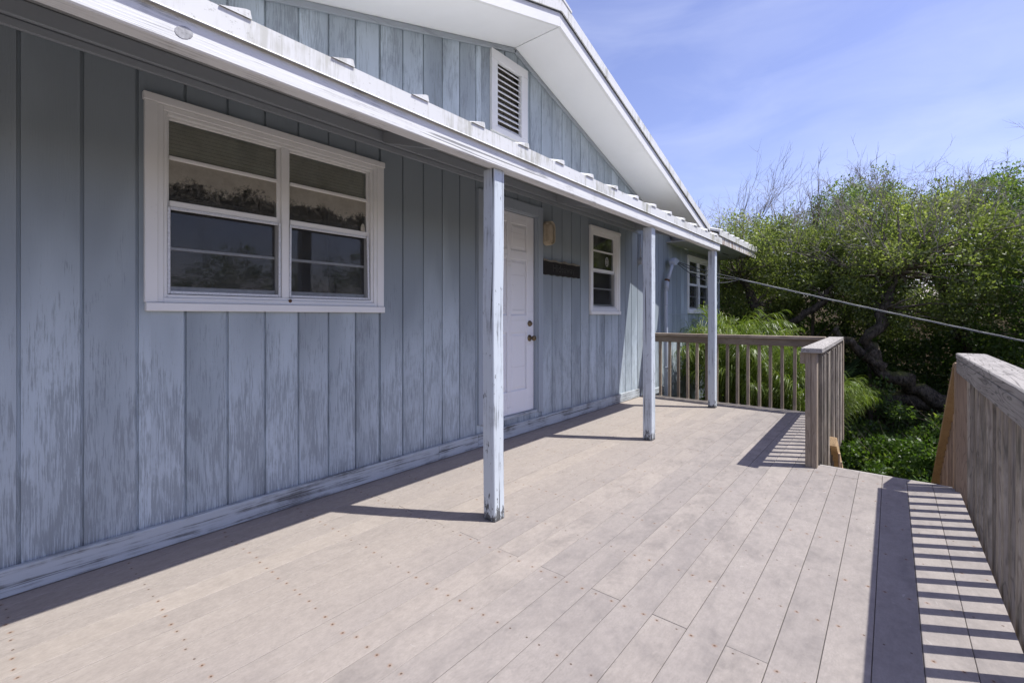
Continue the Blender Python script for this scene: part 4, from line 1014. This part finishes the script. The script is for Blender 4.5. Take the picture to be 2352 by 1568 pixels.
# tall dead sprays on the skyline
for (x, y, z, L) in ((12.3, -0.1, 3.0, 1.9), (12.2, -1.6, 3.1, 1.5), (12.4, 0.9, 2.9, 1.2), (12.3, -2.6, 3.2, 1.2)):
    t = root('dead_sapling', g3(x, y), 'bare grey dead sapling sticking out of the thicket against the sky', 'tree', 'bare saplings on the skyline')
    A = Acc(); A.add(tube([g3(x, y), (x + 0.1, y + 0.05, 0.6), (x, y, z)], [0.05, 0.04, 0.022], 6)); A.mk('trunk', 'twigd', t)
    D = Acc()
    for j in range(4): grow(D, (x, y, z - 0.15), (rng.normal(0, .18), rng.normal(0, .42), 1), L * rng.uniform(0.5, 0.8), 0.016, 3, 0.33, 0.09, 0.08, 3, 4, 5)
    D.mk('branches', 'twigd', t)

# low shrubs on the slope below the stair
for (x, y, zc, r, lm, per, lab) in ((8.9, -2.95, -1.02, 0.62, 'leafb', 150, 'bright green shrub at the foot of the deck stairs'), (9.2, -3.75, -1.05, 0.62, 'leafb', 140, 'bright green shrub at the foot of the deck stairs'), (9.7, -2.2, -1.15, 0.6, 'leafd', 120, 'dark low shrub under the thicket behind the palms'),
                                    (10.0, -4.6, -0.85, 0.75, 'leafd', 130, 'dark low shrub under the thicket behind the palms'), (10.4, -3.4, -1.15, 0.65, 'leafd', 110, 'dark low shrub under the thicket behind the palms'), (10.2, -0.6, -0.6, 0.8, 'leafd', 120, 'dark low shrub under the thicket behind the palms'), (10.9, 0.4, -0.2, 0.9, 'leafd', 120, 'dark low shrub under the thicket behind the palms'), (9.9, -3.9, -0.55, 0.7, 'leafd', 120, 'dark low shrub under the thicket behind the palms'), (9.8, -1.5, -0.35, 0.7, 'leafd', 120, 'dark low shrub under the thicket behind the palms'), (10.0, -2.9, -0.75, 0.65, 'leafd', 110, 'dark low shrub under the thicket behind the palms')):
    gr = 'bright shrubs below the stairs' if lm == 'leafb' else 'dark shrubs under the thicket'
    t = root('shrub', g3(x, y), lab, 'shrub', gr)
    A = Acc()
    for j in range(9): grow(A, g3(x, y), (rng.normal(0, .5), rng.normal(0, .5), 1), zc - float(gz(x, y)) + 0.2, 0.012, 1, 0.5, 0.15, 0.05, 3, 4, 4)
    A.mk('stems', 'twigd', t)
    cp = crown_pts((x, y, zc), (r, r, 0.5), 34, -9, 0.35); Q, T = leaves(cp, rng.uniform(0.14, 0.26, len(cp)), per, 0.060); quadmesh('foliage', Q, T, lm, t, tuple(t.location))
# undergrowth closing the thicket below the crowns
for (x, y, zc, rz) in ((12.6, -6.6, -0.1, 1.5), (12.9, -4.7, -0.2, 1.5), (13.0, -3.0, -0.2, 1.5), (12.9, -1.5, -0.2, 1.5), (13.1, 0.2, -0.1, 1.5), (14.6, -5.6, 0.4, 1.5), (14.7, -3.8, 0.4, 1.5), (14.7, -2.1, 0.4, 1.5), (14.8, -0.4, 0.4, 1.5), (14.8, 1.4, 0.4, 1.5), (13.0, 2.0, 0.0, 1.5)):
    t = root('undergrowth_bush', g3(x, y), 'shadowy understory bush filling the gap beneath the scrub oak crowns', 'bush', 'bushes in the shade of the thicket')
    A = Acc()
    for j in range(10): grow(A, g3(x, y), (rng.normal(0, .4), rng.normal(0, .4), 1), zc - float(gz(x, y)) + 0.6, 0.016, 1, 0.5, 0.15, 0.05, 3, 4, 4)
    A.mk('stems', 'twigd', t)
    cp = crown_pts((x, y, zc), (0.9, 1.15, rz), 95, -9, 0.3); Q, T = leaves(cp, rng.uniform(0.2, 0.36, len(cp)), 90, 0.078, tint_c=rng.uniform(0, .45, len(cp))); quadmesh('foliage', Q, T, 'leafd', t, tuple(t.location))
# ground cover
n = 260; cx_ = rng.uniform(7.2, 14.5, n); cy_ = rng.uniform(-7.5, 1.5, n); cp = np.stack([cx_, cy_, gz(cx_, cy_) + 0.12], 1)
Q, T = leaves(cp, rng.uniform(0.2, 0.4, n), 90, 0.06, 0.5, 0.4); gc = quadmesh('ground_cover', Q, T, 'leafd', None, (10, -3, -1.7)); gc['kind'] = 'stuff'

# feathery palms behind the railing
def frond_mesh(L, arch, seed, nl=40, ll=0.58):
    r_ = np.random.default_rng(seed); P = []; ang = math.radians(80); p = Vector((0, 0, 0)); n = 24
    for i in range(n + 1):
        P.append(p.copy()); f = i / n; a = ang - arch * f ** 1.35; p = p + Vector((math.cos(a), 0, math.sin(a))) * (L / n)
    A = Acc(); A.add(tube(P, np.linspace(0.011, 0.002, n + 1), 4, False)); V = A.V; F = A.F; T = [0.45] * len(F)
    for j in range(nl):
        f = 0.22 + 0.77 * j / nl; k_ = f * n; i = int(min(k_, n - 1)); q = P[i].lerp(P[i + 1], k_ - i); d = (P[i + 1] - P[i]).normalized()
        le = ll * (0.55 + 0.9 * math.sin(math.pi * min(1, f * 1.02)) ** 0.8) * r_.uniform(0.85, 1.1)
        for sg in (-1, 1):
            side = Vector((0, sg, 0)); dr = (d * (0.95 + r_.normal(0, .25)) + side * (0.5 + r_.normal(0, .28)) + Vector((0, 0, 0.25 + r_.normal(0, .32)))).normalized(); wv_ = Vector((-dr.y * sg, dr.x * sg, 0.3)).normalized() * sg
            pts = []; pp = q.copy(); m = 4; dz0_ = abs(r_.normal(0.28, 0.14))
            for s_ in range(m + 1):
                pts.append(pp.copy()); dr = (dr + Vector((r_.normal(0, .05), r_.normal(0, .05), -dz0_ - 0.24 * s_))).normalized(); pp = pp + dr * (le / m)
            wd = [0.004, 0.0078, 0.0078, 0.0055, 0.001]; b0 = len(V)
            sv = dr.cross(Vector((0, 0, 1))); sv = (sv.normalized() if sv.length > .05 else Vector((1, 0, 0))); sv = (sv + wv_ * 0.4).normalized()
            for s_ in range(m + 1): V.append(tuple(pts[s_] + sv * wd[s_])); V.append(tuple(pts[s_] - sv * wd[s_]))
            tv = r_.uniform(0.25, 0.85)
            for s_ in range(m): F.append([b0 + 2 * s_, b0 + 2 * s_ + 1, b0 + 2 * s_ + 3, b0 + 2 * s_ + 2]); T.append(tv)
    me = bpy.data.meshes.new('frond'); me.from_pydata([tuple(v) for v in V], [], F); a = me.attributes.new('tint', 'FLOAT', 'FACE'); a.data.foreach_set('value', np.array(T, np.float32)); me.materials.append(M['palm']); return me
FM = [frond_mesh(1.9 + 0.18 * (i % 4), math.radians((60, 85, 105, 70, 95)[i % 5]), 50 + i) for i in range(8)]
def palm(x, y, n, sc, tilt, label, hz=0.0):
    z = float(gz(x, y)); t = root('feather_palm', (x, y, z), label, 'palm', None)
    A = Acc()
    for j in range(7):
        a = rng.uniform(0, 6.28); A.add(tube([(x + .16 * math.cos(a), y + .16 * math.sin(a), z - 0.05), (x + .2 * math.cos(a), y + .2 * math.sin(a), z + 0.6 + hz)], [0.03, 0.022], 7))
    A.mk('stalks', 'stalk', t)
    for j in range(n):
        a = j * 2.39996 + rng.uniform(-.3, .3); hh = rng.uniform(0.0, 0.45) + hz * rng.uniform(0.6, 1.0)
        inst('frond', FM[int(rng.integers(0, 8))], t, (x + .17 * math.cos(a), y + .17 * math.sin(a), z + hh), (rng.normal(0, .12), rng.uniform(-0.30, 0.20) * tilt, a), (sc * rng.uniform(.8, 1.1),) * 3)
palm(8.7, -0.62, 64, 0.60, 1.0, 'tall feathery green palm between the far window and the porch post', 1.70)
palm(8.15, -1.35, 64, 0.50, 1.0, 'feathery palm clump seen through the back railing balusters', 1.50)
palm(7.8, -2.0, 48, 0.40, 1.0, 'feathery palm drooping past the railing corner post', 1.20)
# fan palm in the shade
fp = root('fan_palm', g3(10.35, -1.75), 'dark fan palm standing in deep shade under the leaning trunk', 'palm')
def fan(parent, base, tip, r, nf=26):
    base, tip = Vector(base), Vector(tip); d = (tip - base).normalized(); V, F = tube([base, base.lerp(tip, .5) + Vector((0, 0, .05)), tip], [0.012, 0.010, 0.008], 5); T = [0.4] * len(F); V = [tuple(v) for v in V]
    s = d.cross(Vector((0, 0, 1))); s = s.normalized() if s.length > .1 else Vector((0, 1, 0)); u = s.cross(d).normalized() * 0.25 + Vector((0, 0, 0.0))
    for k_ in range(nf):
        a = math.radians(-135 + 270 * k_ / (nf - 1)); dr = (d * math.cos(a) + s * math.sin(a) + u).normalized(); sv = (d * -math.sin(a) + s * math.cos(a)); b0 = len(V); L = r * rng.uniform(.85, 1.05)
        for f, w in ((0.02, 0.004), (0.55, 0.03), (0.8, 0.02), (1.0, 0.002)):
            p = tip + dr * L * f + Vector((0, 0, -0.22 * L * f * f)); V += [tuple(p + sv * w), tuple(p - sv * w)]
        for s_ in range(3): F.append([b0 + 2 * s_, b0 + 2 * s_ + 1, b0 + 2 * s_ + 3, b0 + 2 * s_ + 2]); T.append(rng.uniform(.2, .7))
    o = mk('fan_leaf', V, F, 'fan', parent, False); a = o.data.attributes.new('tint', 'FLOAT', 'FACE'); a.data.foreach_set('value', np.array(T, np.float32))
bz = g3(10.35, -1.75)
V, F = tube([bz, (10.35, -1.75, -0.5)], [0.11, 0.09], 10); mk('trunk', V, F, 'bark', fp, True)
for k_ in range(10):
    a = k_ * 2.4; e = rng.uniform(0.2, 1.0); fan(fp, (10.35, -1.75, -0.5), (10.35 + 0.7 * math.cos(a), -1.75 + 0.7 * math.sin(a), -0.5 + 0.9 * e), 0.55)
